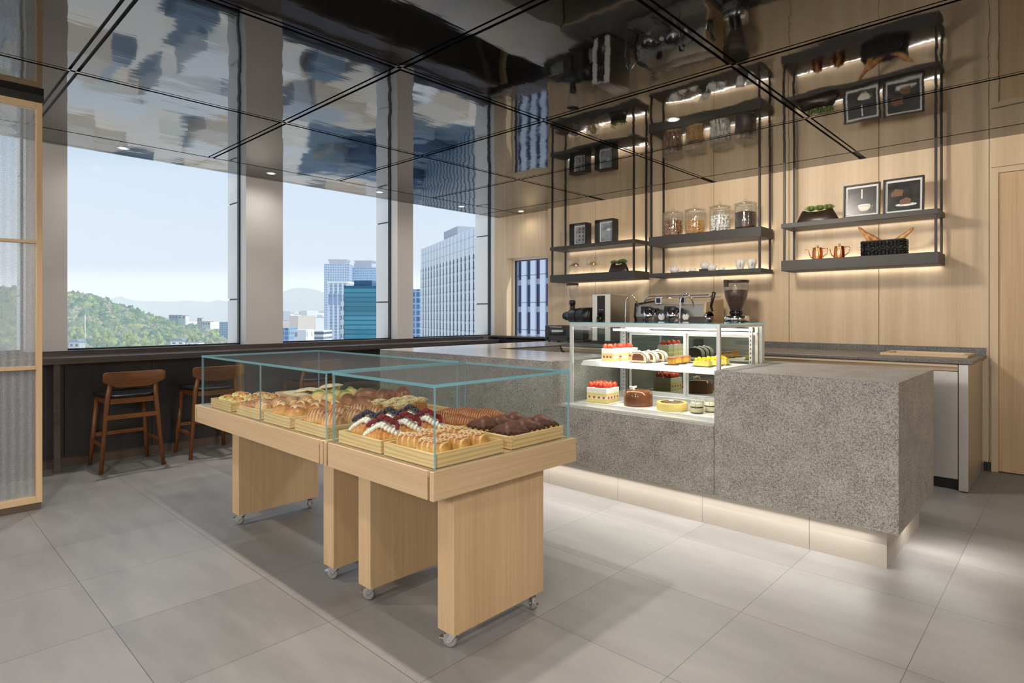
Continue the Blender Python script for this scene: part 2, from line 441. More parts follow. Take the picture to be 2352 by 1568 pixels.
m = MB(); m.box(-6.6, -6.21, YF, 6.1, H_CEIL + .32, H_CEIL + .4, 0)
struct(m.build('trim_4', M['white_paint']))
k = 2
edges = [(YF, -3.0)] + [(a[1], b[0]) for a, b in zip(piers, piers[1:])]
for a, b in edges:
    w = MB(); w.box(-6.416, -6.408, a, b, .94, H_CEIL + .32, 0)
    wn = struct(w.build('window_%d' % k, M['glass'])); k += 1
    w = MB(); w.box(-6.435, -6.388, b - .014, b, .94, H_CEIL + .32, 0); w.box(-6.435, -6.388, a, a + .012, .94, H_CEIL + .32, 0); w.box(-6.435, -6.388, a, b, .93, .955, 0)
    w.build('window_frame', M['frame_black'], wn)
# walls behind the lens
m = MB(); m.box(XR, XR + .15, YF, YB, 0, H_CEIL, 0); struct(m.build('wall_right', M['wall_wood']))
m = MB(); m.box(-6.6, XR + .15, YF - .15, YF, 0, H_CEIL + .1, 0); struct(m.build('wall_front', M['white_paint']))
# lower window wall: dark boards over a bronze kick
m = MB()
ys_ = [-4.2, -2.6, -1.4, -.2, 1.0, 1.62, 2.42, 3.3, 4.2, 5.1, 5.9]
for a, b in zip(ys_, ys_[1:]): m.box(-6.2, -6.10, a + .002, b - .002, .085, .845, 0)
struct(m.build('wall_apron', M['dark_panel']))
m = MB(); m.box(-6.2, -6.125, YF, 5.9, 0, .085, 0); struct(m.build('baseboard_left', M['kick']))

# ---- window bar
bar = thing('window_bar', 'long dark wooden bar ledge under the big windows', 'bar counter', (-6.05, 2.6, 0))
m = MB(); m.box(-.187, .15, -4.6, 3.12, .855, .904, 0)
m.build('bar_top', M['dark_bar'], bar, bevel=.003)
for yy in (-1.67, -3.6):
    m = MB(); m.box(.075, .115, yy - .02, yy + .02, .05, .855, 0); lg = m.build('leg', M['dark_bar'], bar, bevel=.002)
    m = MB(); m.box(.073, .117, yy - .022, yy + .022, 0, .06, 0); m.build('metal_foot', M['kick'], lg)

# ---- ceiling downlights
dl = [(-5.945, 1.369, 'downlight over the window bar nearest the screen'), (-5.921, 2.601, 'downlight over the bar beside the wide white pier'),
      (-5.908, 3.833, 'downlight over the bar in front of the middle window'), (-5.908, 5.055, 'downlight over the bar before the last window'),
      (-5.582, 5.83, 'downlight in the ceiling corner above the small window'), (-2.151, 3.823, 'downlight set in the black ceiling above the cake case')]
first = None
for X, Y, lab in dl:
    if first is None:
        first = thing('downlight', lab, 'ceiling light', (X, Y, H_CEIL), group='recessed ceiling downlights')
        m = MB(); m.lathe([(.030, -.001), (.045, -.004), (.048, -.001), (.048, .0)], n=28, caps=False); m.build('trim_ring', M['alu'], first)
        m = MB(); m.cyl((0, 0, -.0008), (0, 0, -.0015), .03, n=28); m.build('lens', M['lamp'], first)
    else: dup(first, (X, Y, H_CEIL), label=lab)
def spot(x, y, p, size=110, col=(1, .88, .74), z=H_CEIL - .02, blend=.6, rad=.03, aim=None, name='lamp'):
    l = bpy.data.lights.new(name, 'SPOT'); l.energy = p; l.spot_size = radians(size); l.spot_blend = blend; l.color = col; l.shadow_soft_size = rad
    o = bpy.data.objects.new(name, l); COL.objects.link(o); o.location = (x, y, z)
    if aim is not None: o.rotation_euler = (Vector(aim) - Vector((x, y, z))).to_track_quat('-Z', 'Y').to_euler()
    return o
def strip(c, sx, sy, p, d, col=(1, .94, .87), name='led_strip_lamp', spread=180):
    l = bpy.data.lights.new(name, 'AREA'); l.shape = 'RECTANGLE'; l.size = sx; l.size_y = sy; l.energy = p; l.color = col; l.spread = radians(spread)
    o = bpy.data.objects.new(name, l); COL.objects.link(o); o.location = c
    o.rotation_euler = Vector(d).to_track_quat('-Z', 'Y').to_euler(); return o
for X, Y, lab in dl[:5]:
    spot(X, Y, 10 if Y < 5.5 else 4, 168, rad=.035, blend=1.0, col=(1, .95, .88))
    if Y < 5.5: spot(X, Y, 85, 80, rad=.035, blend=1.0, col=(1, .95, .88), aim=(X + .75, Y, 0))
spot(-2.151, 3.823, 205, 176, col=(1, .92, .80), blend=.3, rad=.2, aim=(-2.151, 4.75, 1.2))
for X, Y, p_ in ((-2.14, 1.36, 190), (-3.57, .2, 75), (-.7, .2, 35), (.72, 1.36, 140), (.72, 3.82, 22), (-3.6, -1.8, 60), (-.7, -1.8, 60), (2.2, -.6, 50)):
    spot(X, Y, p_, 130, col=(1, .92, .82))
spot(1.0, 3.0, 120, 100, col=(1, .92, .82), rad=.2, aim=(-.9, 5.9, 1.5))  # added wall washer out of view, lifts the right wall and door
def fill_light(x, y, z, p, r=.22, col=(1, .98, .96)):  # soft fill added out of view to brighten the room; no fixture exists
    l = bpy.data.lights.new('fill_lamp', 'POINT'); l.energy = p; l.shadow_soft_size = r; l.color = col
    o = bpy.data.objects.new('fill_lamp', l); COL.objects.link(o); o.location = (x, y, z)
for X, Y, p_ in ((.6, -1.6, 150), (2.4, 2.2, 30), (-1.2, -2.6, 165), (-4.2, -2.8, 110)): fill_light(X, Y, 2.1, p_)
# ================================================================ PASTRY DISPLAY TABLES
TZ0, TZ1, TY0, TY1 = .598, .70, 1.28, 2.07
def caster(parent, x, y, turn):
    e = MB()
    e.box(-.026, .026, -.022, .022, .060, .065, 0); e.cyl((0, 0, .05), (0, 0, .062), .014, m=0)
    for s_ in (-1, 1):
        e.prism([(-.012, .058), (.016, .058), (-.012, .022), (-.026, .018), (-.03, .03)], s_*.0135 - .001, s_*.0135 + .001, 'y', 0)
    e.cyl((-.019, -.018, .027), (-.019, .018, .027), .0045, n=10, m=0)
    e.box(-.062, -.040, -.01, .01, .030, .035, 0); e.box(-.045, -.02, -.004, .004, .033, .045, 0)
    o = e.build('caster', M['chrome'], parent, (x, y, 0), rotz=turn)
    q = MB(); q.lathe([(.010, -.0105), (.022, -.0105), (.026, -.008), (.027, 0), (.026, .008), (.022, .0105), (.010, .0105)], n=26)
    q.v = [(a - .019, c, b + .027) for a, b, c in q.v]
    q.build('wheel', M['rubber'], o)
    return o
def display_table(label, x0, x1, legs):
    cx = (x0 + x1)/2; t_ = thing('display_table', label, 'table', (cx, 1.675, 0), group='oak pastry display tables')
    def L(x): return x - cx
    y0, y1 = TY0 - 1.675, TY1 - 1.675
    a, b = L(x0), L(x1)
    m = MB(); m.box(a + .03, b - .03, y0 + .004, y1 - .004, TZ1 - .022, TZ1 - .002, 0); m.build('table_top', M['oak_x'], t_)
    for yy in ((y0, y0 + .022), (y1 - .022, y1)):
        m = MB(); m.box(a + .034, b - .034, yy[0], yy[1], TZ0, TZ1, 0); m.build('long_apron', M['oak_x'], t_, bevel=.0015)
    for xx in ((a, a + .022), (b - .022, b)):
        m = MB(); m.box(xx[0], xx[1], y0, y1, TZ0, TZ1, 0); m.build('end_apron', M['oak_y'], t_, bevel=.0015)
    m = MB(); m.box(a + .022, b - .022, y0 + .012, y1 - .012, TZ0 + .002, TZ1 - .022, 0); m.build('under_frame', M['dark_panel'], t_)
    for lx in legs:
        m = MB(); m.box(L(lx) - .047, L(lx) + .047, 1.41 - 1.675, 1.905 - 1.675, .065, TZ0 + .004, 0)
        m.build('leg_panel', M['oak'], t_, bevel=.0015)
        caster(t_, L(lx) + .012, 1.445 - 1.675, .45); caster(t_, L(lx) + .012, 1.865 - 1.675, 2.7)
    return t_
display_table('long oak display table on casters holding the eight left trays of breads', -3.965, -2.412, (-3.69, -2.60))
display_table('short oak display table on casters nearest the camera, under its own glass box', -2.40, -1.644, (-2.292, -1.738))
def glass_cover(label, x0, x1, split):
    y0, y1, z0, z1, th = 1.297, 2.05, TZ1 + .0015, 1.0, .008
    cx, cyy = (x0 + x1)/2, (y0 + y1)/2
    c = thing('glass_cover', label, 'glass cover', (cx, cyy, z0), group='glass boxes over the pastry tables')
    G_, E_, S_ = M['case_glass'], M['glass_edge'], M['glass_seam']; T_ = M['top_glass']
    def pane(nm, a, b, p, q, r, s_, faces):
        m = MB(); m.box(a - cx, b - cx, p - cyy, q - cyy, r - z0, s_ - z0, faces); m.build(nm, [T_ if nm == 'top_pane' else G_, E_, S_], c)
    # face order: bottom, top, -y, +x, +y, -x
    pane('top_pane', x0, x1, y0, y1, z1 - th - .003, z1, [0, 0, 1, 1, 1, 1])
    zt = z1 - th - .004
    cuts = [x0] + split + [x1]
    for a, b in zip(cuts, cuts[1:]):
        pane('front_pane', a + .0008, b - .0008, y0, y0 + th, z0, zt, [2, 2, 0, 2, 0, 2])
        pane('back_pane', a + .0008, b - .0008, y1 - th, y1, z0, zt, [2, 2, 0, 2, 0, 2])
    for a in (x0, x1 - th):
        pane('side_pane', a, a + th, y0 + th + .001, y1 - th - .001, z0, zt, [2, 2, 1, 0, 1, 0])
    return c
glass_cover('long glass box over the left display table of breads', -3.905, -2.418, [-3.085])
glass_cover('short glass box over the nearest display table', -2.36, -1.664, [])

# ---- pine trays with a slatted bottom
TRX = [(-3.80, -3.51), (-3.42, -3.13), (-3.075, -2.79), (-2.735, -2.43)]
trays = []
def tray(label, x0, x1, y0, y1):
    global tray0
    cx, cyy = (x0 + x1)/2, (y0 + y1)/2; w_, d_ = (x1 - x0)/2, (y1 - y0)/2
    t_ = thing('bread_tray', label, 'tray', (cx, cyy, TZ1), group='pine trays on the display tables')
    m = MB()
    for s_ in (-1, 1):
        m.box(-w_, w_, s_*d_ - (.013 if s_ > 0 else 0), s_*d_ + (.013 if s_ < 0 else 0), 0, .052, 0)
        m.box(s_*w_ - (.013 if s_ > 0 else 0), s_*w_ + (.013 if s_ < 0 else 0), -d_ + .013, d_ - .013, 0, .052, 1)
    m.build('tray_frame', [M['pine_x'], M['pine_y']], t_, bevel=.003)
    m = MB(); m.box(-w_ + .013, w_ - .013, -d_ + .013, d_ - .013, .003, .008, 0)
    k = int((2*w_ - .03)/.021)
    for i in range(k):
        a = -w_ + .018 + i*(2*w_ - .036)/(k - 1)
        m.box(a - .0045, a + .0045, -d_ + .013, d_ - .013, .024, .030, 0)
    m.build('slats', M['pine_y'], t_)
    trays.append(t_); return t_
names_f = ['pine tray of topped flatbreads at the far left front', 'pine tray of braids and grooved rolls', 'pine tray of star-cut buns', 'pine tray of striped round breads']
names_b = ['pine tray of flat round cookies at the back', 'pine tray of green-topped buns at the back', 'pine tray of smooth brown oval breads', 'pine tray of crumb-topped mini loaves']
for (a, b), n1, n2 in zip(TRX, names_f, names_b):
    tray(n1, a, b, 1.312, 1.655); tray(n2, a, b, 1.692, 2.035)
tray('pine tray of cream and berry croissants', -2.335, -2.015, 1.312, 1.655)
tray('pine tray of iced flaky pastries at the front corner', -1.995, -1.68, 1.312, 1.655)
tray('pine tray of ridged brown croissants', -2.335, -2.015, 1.705, 2.036)
tray('pine tray of chocolate-dipped croissants', -1.995, -1.69, 1.705, 2.036)
SL = TZ1 + .030    # slat height: what the breads lie on
# ================================================================ STONE COUNTER WITH ITS NICHE AND CAKE CASE
CF, CB_, CXR, CT_, CB0 = 3.253, 4.178, -.631, .921, .193     # front, back, right end, top, underside
isl = thing('service_counter', 'grey granite service counter floating on a lit plinth', 'counter', (-2.9, 3.7, 0))
def P(x): return x + 2.9
def Q(y): return y - 3.7
m = MB(); m.box(P(-1.563), P(CXR), Q(CF), Q(CB_), CB0, CT_ - .0032, 0)
b_ = m.build('stone_block', M['stone'], isl, bevel=.0015)
m = MB(); m.box(P(-1.563) - .0, P(CXR), Q(CF), Q(CB_), CT_ - .003, CT_, 0); m.build('block_top', M['stone'], isl)
m = MB(); m.box(P(-2.808), P(-1.566), Q(CF), Q(CB_), CB0, .597, 0); m.build('niche_base', M['stone'], isl, bevel=.0015)
TL = .910
m = MB(); m.box(P(-5.01), P(-2.808), Q(CF), Q(4.09), CB0, TL - .0032, 0); m.build('stone_block', M['stone'], isl, bevel=.0015)
m = MB(); m.box(P(-5.01), P(-2.808), Q(CF), Q(4.09), TL - .003, TL, 0); m.box(P(-5.01), P(-4.26), Q(4.091), Q(5.925), TL - .003, TL, 0)
m.build('block_top', M['stone_lit'], isl)
m = MB(); m.box(P(-5.01), P(-4.28), Q(4.095), Q(5.925), CB0, TL - .0032, 0); m.build('wing_block', M['stone'], isl)
m = MB()
px = [-4.95, -4.11, -3.5, -2.89, -2.279, -1.667, -1.056, -.693]
for a, b in zip(px, px[1:]): m.box(P(a) + .001, P(b) - .001, Q(3.315), Q(4.12), 0, CB0, 0)
m.build('plinth', M['base_tile'], isl)
m = MB(); m.box(P(-4.9), P(-.74), Q(CF + .02), Q(CF + .032), CB0 - .006, CB0 - .001, 0); m.box(P(CXR) - .03, P(CXR) - .018, Q(CF + .03), Q(4.1), CB0 - .006, CB0 - .001, 0)
m.build('led_strip', M['led'], isl)
strip((-2.8, CF + .022, CB0 - .010), 4.1, .010, 11, (0, -.45, -1), spread=165); strip((CXR - .022, 3.72, CB0 - .010), .010, .8, 4.0, (.45, 0, -1), spread=165)

# ---- cake case
X0, X1, Y0, Y1, Z0, Z1 = -2.722, -1.575, 3.35, 4.035, .598, 1.188
case = thing('cake_case', 'lit glass cake case set in the stone counter', 'display case', ((X0 + X1)/2, (Y0 + Y1)/2, Z0))
cx0, cy0 = (X0 + X1)/2, (Y0 + Y1)/2
def cb(nm, a, b, c, d, e, f_, mt, par=None, bev=0, faces=0):
    m = MB(); m.box(a - cx0, b - cx0, c - cy0, d - cy0, e - Z0, f_ - Z0, faces); return m.build(nm, mt, par or case, bevel=bev)
cb('floor_pan', X0, X1, 3.275, Y1, Z0, Z0 + .014, M['alu'])
for i in range(4):
    a = X0 + .045 + i*.268
    cb('white_board', a, a + .258, Y0 + .045, Y1 - .16, Z0 + .0145, Z0 + .020, M['white_tray'])
cb('vent_rail', X0 + .02, X1 - .01, Y1 - .15, Y1 - .065, Z0 + .014, Z0 + .045, M['alu'], bev=.003)
fr = MB()
def fb(a, b, c, d, e, f_): fr.box(a - cx0, b - cx0, c - cy0, d - cy0, e - Z0, f_ - Z0)
g = .022
for x_ in (X0, X1 - g): fb(x_, x_ + g, Y0, Y0 + g, Z0 + .014, Z1 - .004)
for x_ in (X0, X1 - g): fb(x_, x_ + g, Y1 - .045, Y1, Z0 + .014, Z1 - .004)
fb(X0 + g, X1 - g, Y0, Y0 + g, Z1 - .028, Z1 - .004); fb(X0 + g, X1 - g, Y1 - g, Y1, Z1 - .03, Z1 - .004)
for x_ in (X0, X1 - g): fb(x_, x_ + g, Y0 + g, Y1 - .045, Z1 - .022, Z1 - .004)
fr.build('metal_frame', M['alu'], case, bevel=.002)
gl = [M['case_glass'], M['glass_edge'], M['glass_seam']]
cb('top_glass', X0 - .004, X1 + .004, Y0 - .004, Y1 + .004, Z1 - .003, Z1 + .004, gl, faces=[0, 0, 1, 1, 1, 1])
cb('front_glass', X0 + g, X1 - g, Y0 + .002, Y0 + .008, Z0 + .014, Z1 - .03, gl, faces=[2, 2, 0, 2, 0, 2])
cb('side_glass', X0 + .003, X0 + .009, Y0 + g, Y1 - .05, Z0 + .014, Z1 - .025, gl, faces=[2, 2, 2, 0, 2, 0])
cb('side_glass', X1 - .009, X1 - .003, Y0 + g, Y1 - .05, Z0 + .014, Z1 - .025, gl, faces=[2, 2, 2, 0, 2, 0])
t = NT('tinted_door_glass')
tr = t.n('ShaderNodeBsdfTransparent', Color=(.30, .33, .28, 1)); g2 = t.n('ShaderNodeBsdfGlossy', Color=(.62, .66, .56, 1), Roughness=.01); mx = t.n('ShaderNodeMixShader', Fac=.45)
t.t.links.new(tr.outputs[0], mx.inputs[1]); t.t.links.new(g2.outputs[0], mx.inputs[2]); t.t.links.new(mx.outputs[0], t.out.inputs[0])
M['door_glass'] = t.mat
YD = Y1 - .06
for i, (a, b, yy) in enumerate(((-2.62, -2.13, YD), (-2.135, -1.625, YD + .014))):
    d_ = cb('sliding_door', a + .02, b - .02, yy, yy + .006, .66, 1.09, M['door_glass'])
    q = MB()
    for u0, u1, w0, w1 in ((a, a + .02, .645, 1.105), (b - .02, b, .645, 1.105), (a + .02, b - .02, .645, .662), (a + .02, b - .02, 1.088, 1.105)):
        q.box(u0 - cx0, u1 - cx0, yy - .004 - cy0, yy + .01 - cy0, w0 - Z0, w1 - Z0)
    q.build('door_frame', M['alu'], d_)
cb('track', -2.64, -1.6, YD - .012, YD + .03, .612, .644, M['alu']); cb('track', -2.64, -1.6, YD - .012, YD + .03, 1.106, 1.125, M['alu'])
for a, b in ((X0 + g + .01, -2.642), (-1.618, X1 - g)): cb('rear_panel', a, b, YD, YD + .012, .612, 1.16, M['steel'])
for a in (X0 + .05, X1 - .075):
    q = MB(); q.box(a - cx0, a + .022 - cx0, YD - .02 - cy0, YD - .012 - cy0, .02, .56, 0)
    for k_ in range(18): q.box(a + .008 - cx0, a + .014 - cx0, YD - .0205 - cy0, YD - .0195 - cy0, .03 + k_*.029, .044 + k_*.029, 1)
    q.build('slotted_upright', [M['alu'], M['black']], case)
SHF = .915
cb('glass_shelf', -2.665, -1.60, 3.44, YD - .075, SHF - .012, SHF - .006, M['alu'])
q = MB(); q.prism([(3.44 - cy0, SHF - Z0), (3.405 - cy0, SHF - .034 - Z0), (3.409 - cy0, SHF - .036 - Z0), (3.445 - cy0, SHF - .004 - Z0)], -2.665 - cx0, -1.60 - cx0, 'x'); q.build('shelf_lip', M['alu'], case)
for i in range(4):
    a = -2.65 + i*.262; cb('shelf_board', a, a + .252, 3.445, YD - .09, SHF - .006, SHF, M['white_tray'])
cb('light_tube', -2.60, -2.30, 3.72, 3.745, 1.125, 1.14, M['tube']); cb('light_tube', -2.62, -1.62, YD - .055, YD - .035, 1.135, 1.15, M['tube'])
q = MB(); q.box(-2.655 - cx0, -1.61 - cx0, 3.46 - cy0, 3.475 - cy0, SHF - .022 - Z0, SHF - .014 - Z0); q.build('light_tube', M['tube'], case)
strip((-2.15, 3.45, 1.15), 1.0, .03, 3.4, (0, .35, -1), (1, .95, .86), 'case_lamp'); strip((-2.15, 3.48, SHF - .026), 1.0, .02, 2.8, (0, .25, -1), (1, .95, .86), 'case_lamp')

# ================================================================ BACK COUNTER
bc = thing('back_counter', 'dark granite back counter along the oak wall', 'counter', (-2.4, 5.5, 0))
def R_(x): return x + 2.4
def S_(y): return y - 5.5
m = MB(); m.box(R_(-4.255), R_(-.54), S_(5.075), S_(5.925), .897, .925, 0); m.build('counter_top', M['dark_stone'], bc, bevel=.006)
m = MB(); m.box(R_(-4.255), R_(-.545), S_(5.925), S_(5.943), .897, .98, 0); m.build('backsplash', M['dark_stone'], bc, bevel=.002)
m = MB(); m.box(R_(-4.25), R_(-.575), S_(5.14), S_(5.92), .1, .895, 0); m.build('carcass', M['steel'], bc)
m = MB(); m.box(R_(-4.25), R_(-.625), S_(5.085), S_(5.135), .877, .894, 0); m.box(R_(-4.25), R_(-.625), S_(5.105), S_(5.135), .848, .876, 0); m.build('oak_rail', M['wall_wood_x'], bc)
m = MB(); m.box(R_(-.622), R_(-.565), S_(5.09), S_(5.92), .008, .895, 0); m.build('end_panel', M['steel'], bc, bevel=.002)
for i in range(5):
    a = -4.2 + i*.712; b = a + .705 if i < 4 else -.626
    m = MB(); m.box(R_(a), R_(b), S_(5.10), S_(5.135), .085, .843, 0); m.build('fridge_door', M['steel'], bc, bevel=.002)
m = MB(); m.box(R_(-4.2), R_(-.63), S_(5.16), S_(5.8), 0, .1, 0); m.build('toe_kick', M['black'], bc)
# open oak frame sunk at the right end
m = MB(); a, b = R_(-.87), S_(5.56)
for q in ((-.30, .27, -.20, -.165, 0, .02), (-.30, .27, .165, .20, 0, .02), (-.30, -.26, -.165, .165, 0, .02), (.23, .27, -.165, .165, 0, .02)):
    m.box(a + q[0], a + q[1], b + q[2], b + q[3], .925 + q[4], .925 + q[5])
fr_ = m.build('oak_surround', M['wall_wood_x'], bc, bevel=.002)
m = MB(); m.box(a - .26, a + .23, b - .165, b + .165, .9252, .928, 0); m.build('well_floor', M['oak_x'], fr_)
# ================================================================ HANGING SHELVES
SY0, SY1 = 5.60, 5.90
UNITS = [(-4.866, -3.628, (2.040, 2.083), (1.645, 1.735)), (-3.448, -2.220, (1.988, 2.083), (1.648, 1.688)), (-2.033, -.812, (2.042, 2.084), (1.648, 1.743))]
ulab = ['left hanging shelf unit beside the small window, with two framed pictures on top', 'middle hanging shelf unit holding four big glass jars', 'right hanging shelf unit nearest the door, with copper kettles below']
for (a, b, up, lo), lab in zip(UNITS, ulab):
    u = thing('hanging_shelf', lab, 'shelf', ((a + b)/2, 5.75, lo[0]), group='charcoal shelves hung from the ceiling')
    hw = (b - a)/2
    for z0_, z1_ in (up, lo):
        m = MB(); m.box(-hw, hw, SY0 - 5.75, SY1 - 5.75, z0_ - lo[0], z1_ - lo[0], 0); bd = m.build('shelf_board', M['shelf'], u, bevel=.002)
        m = MB(); m.box(-hw + .03, hw - .03, SY1 - 5.75 + .001, SY1 - 5.75 + .008, z1_ - lo[0] - .012, z1_ - lo[0] - .004, 0); m.build('led_strip', M['led'], bd)
        strip(((a + b)/2, SY1 + .020, z1_ - .004), b - a - .06, .02, 1.2, (0, .1, 1)); strip(((a + b)/2, SY1 + .020, z0_ + .004), b - a - .06, .02, 0.7 if z0_ < 1.8 else .35, (0, .1, -1))
    for x_ in (-hw + .022, hw - .022):
        for y_ in (SY0 + .022 - 5.75, SY1 - .02 - 5.75):
            for z0_, z1_ in ((lo[1], up[0]), (up[1], H_CEIL)):
                m = MB(); m.box(x_ - .009, x_ + .009, y_ - .009, y_ + .009, z0_ - lo[0], z1_ - lo[0], 0); m.build('hanging_rod', M['black_metal'], u)
# ---- framed pictures
def on_shelf(u, v, z, y=5.74):
    """where pixel column u meets depth y on a shelf"""
    r = (u - CX)/F_PX; X, Y = -ST + CT*r, CT + ST*r
    return (X/Y*y, y, z)
def frame(label, x, y, z, w_, h_, d_, art, tilt=0, rot=0):
    f_ = thing('picture_frame', label, 'framed picture', (x, y, z), rot)
    f_.rotation_euler = (tilt, 0, rot); b = .012
    m = MB()
    m.box(-w_/2, w_/2, -d_, d_*.2, 0, b); m.box(-w_/2, w_/2, -d_, d_*.2, h_ - b, h_); m.box(-w_/2, -w_/2 + b, -d_, d_*.2, b, h_ - b); m.box(w_/2 - b, w_/2, -d_, d_*.2, b, h_ - b)
    m.build('frame', M['black'], f_, bevel=.0015)
    m = MB(); m.box(-w_/2 + b, w_/2 - b, -.004, .003, b, h_ - b); m.build('mount', M['paper'], f_)
    p = MB(); k = .018; p.box(-w_/2 + b + k, w_/2 - b - k, -.006, -.0045, b + k, h_ - b - k, 0); pr = p.build('print', art, f_)
    return f_, pr
def flat_art(parts, pr, name, mt, loc):
    o = parts.build(name, mt, pr, loc); return o
t = NT('print_dark'); v = t.coord(scale=(6,6,9)); t.bsdf(Base_Color=t.ramp(t.noise(v, 1.3, 3), [(.3, srgb(20,19,19)), (.7, srgb(70,67,66))]), Roughness=.25); M['art_dark'] = t.mat
t = NT('print_grey'); v = t.coord(scale=(5,5,7)); t.bsdf(Base_Color=t.ramp(t.noise(v, 1.1, 2), [(.3, srgb(120,124,128)), (.7, srgb(196,202,212))]), Roughness=.2); M['art_grey'] = t.mat
M['art_cream'] = plain('print_cream', srgb(236,228,206), .4); M['art_brown'] = plain('print_brown', srgb(120,82,52), .5); M['art_white'] = plain('print_white', srgb(238,238,236), .4)
X, Y, Z = on_shelf(1337, 0, 2.083, 5.72)
fa, pr = frame('small deep black frame showing rows of round chocolates', X, Y, Z, .255, .262, .09, M['art_grey'])
m = MB(); 
for i in range(3):
    for k_ in range(4): m.ball((-.03 + i*.05, -.008, .07 + k_*.045), .013, .003, .013, 10, 6)
m.build('printed_chocolates', M['art_brown'], pr)
X, Y, Z = on_shelf(1397, 0, 2.083, 5.74)
fa, pr = frame('small deep black frame showing a white spoon on grey', X, Y, Z, .262, .272, .09, M['art_grey'])
m = MB(); m.ball((.01, -.008, .16), .03, .003, .016, 14, 8); m.box(.035, .085, -.009, -.0066, .156, .161); m.box(.062, .066, -.009, -.0066, .125, .19); m.build('printed_spoon', M['art_white'], pr)
X, Y, Z = on_shelf(1979, 0, 2.084, 5.70)
fa, pr = frame('black frame with a photo of a white coffee cup', X, Y, Z, .285, .29, .028, M['art_dark'], -.07)
m = MB(); m.lathe([(.018, .05), (.035, .062), (.05, .09), (.052, .10)], (0.02, -.0075, 0), 20, sy=.06); m.tube([(.07, -.009, .095), (.088, -.009, .092), (.082, -.009, .072), (.06, -.009, .07)], .004, 6, flat=.5); m.build('printed_cup', M['art_cream'], pr)
m = MB(); m.ball((.02, -.011, .104), .052, .004, .012, 16, 6); m.box(-.004, .006, -.0088, -.0066, .165, .245); m.build('printed_milk', M['art_white'], pr)
X, Y, Z = on_shelf(2075, 0, 2.084, 5.72)
fa, pr = frame('black frame with a photo of a slice of layer cake', X, Y, Z, .295, .30, .028, M['art_dark'], -.07)
m = MB(); m.ball((.02, -.008, .075), .08, .003, .014, 18, 6); m.build('printed_plate', M['art_white'], pr)
m = MB(); m.prism([(-.025, .078), (.055, .078), (.055, .12), (.02, .135), (-.025, .115)], -.0125, -.0095, 'y'); m.prism([(-.09, .15), (-.01, .15), (0, .20), (-.06, .215), (-.09, .18)], -.0095, -.0068, 'y'); m.build('printed_cake', M['art_brown'], pr)

# ---- planters with succulents
def planter(label, u, z, y, w_, h_, leaf, spots):
    X, Y, Z = on_shelf(u, 0, z, y)
    p = thing('succulent_planter', label, 'planter', (X, Y, Z), group='boat-shaped succulent planters')
    m = MB(); n = 28; rings = []
    for f_, zz, sag in ((1.0, 0, 0), (1.0, .012, 0), (.72, h_, .02), (.66, h_, .02), (.70, h_*.7, 0)):
        rings.append(m.ring([Vector((w_/2*f_*cos(2*pi*i/n), .055*(.55 + .45*f_)*sin(2*pi*i/n)*(.8 if f_ < .7 else 1), zz - sag*(cos(2*pi*i/n)**2 < .45)*(1 - cos(2*pi*i/n)**2))) for i in range(n)]))
    for a, b in zip(rings, rings[1:]): m.bridge(a, b)
    m.face(rings[0][::-1]); m.face(rings[-1], 1)
    m.build('bowl', [M['pot'], M['soil']], p)
    for sx, r in spots:
        q = MB()
        for k_ in range(5):
            nl = 7 if k_ < 4 else 4; el = radians(26 + k_*15); L = r*(1.0 - k_*.06)
            for i in range(nl):
                az = 2*pi*(i + .5*(k_ % 2))/nl + k_*.3
                d = Vector((cos(az)*cos(el), sin(az)*cos(el), sin(el))); q.tube([d*L*.05, d*L*.45, d*L*.8, d*L], [L*.07, L*.15, L*.12, L*.01], 5, flat=.5)
        q.build('succulent', leaf, p, (sx, 0, h_*.82 + .012))
    return p
planter('dark boat-shaped succulent planter on the left shelf unit', 1421, 1.735, 5.70, .27, .098, M['leaf_dark'], [(-.06, .062), (0, .055), (.055, .075)])
planter('dark boat-shaped succulent planter on the right shelf unit', 1877, 2.084, 5.71, .365, .11, M['leaf'], [(-.055, .068), (.02, .068), (.095, .068)])

# ---- big glass jars and what is in them
jar0 = None
jl = ['glass jar of walnuts, first of four on the shelf', 'glass jar of stacked cookies, second of four', 'glass jar of white marshmallows, third of four', 'glass jar of coffee beans, last of four']
JX = []
for u, lab in zip((1546, 1596.5, 1654, 1712.5), jl):
    X, Y, Z = on_shelf(u, 0, 2.0835, 5.735); JX.append((X, Y, Z))
    if jar0 is None:
        jar0 = thing('storage_jar', lab, 'glass jar', (X, Y, Z), group='big glass storage jars')
        m = MB(); m.lathe([(.0, .002), (.092, .002), (.098, .008), (.100, .03), (.100, .23), (.094, .248), (.096, .252), (.1, .25), (.105, .23), (.105, .02), (.098, 0), (0, 0)], n=40, caps=False); m.build('jar_body', M['jar_glass'], jar0)
        m = MB(); m.lathe([(0, .270), (.075, .268), (.108, .257), (.112, .253), (.106, .250), (.09, .252), (.088, .24), (.084, .24), (.084, .256), (0, .262)], n=40, caps=False); ld = m.build('lid', M['jar_glass'], jar0)
        m = MB(); m.lathe([(.009, .268), (.009, .278), (.017, .286), (.019, .297), (.012, .306), (0, .308)], n=18, caps=False); m.build('knob', M['jar_glass'], ld)
    else: dup(jar0, (X, Y, Z), label=lab)
M['walnut_shell'] = bread('walnut_shell', srgb(120,78,44), srgb(158,108,64), srgb(182,134,84), -.02, .02)
M['cookie'] = bread('cookie', srgb(206,158,84), srgb(222,176,96), srgb(196,140,66), -.008, .008)
M['marsh'] = plain('marshmallow', srgb(244,242,238), .6)
M['beans'] = stone('coffee_beans', srgb(24,14,10), srgb(52,30,20), srgb(86,54,36), .4, .35)
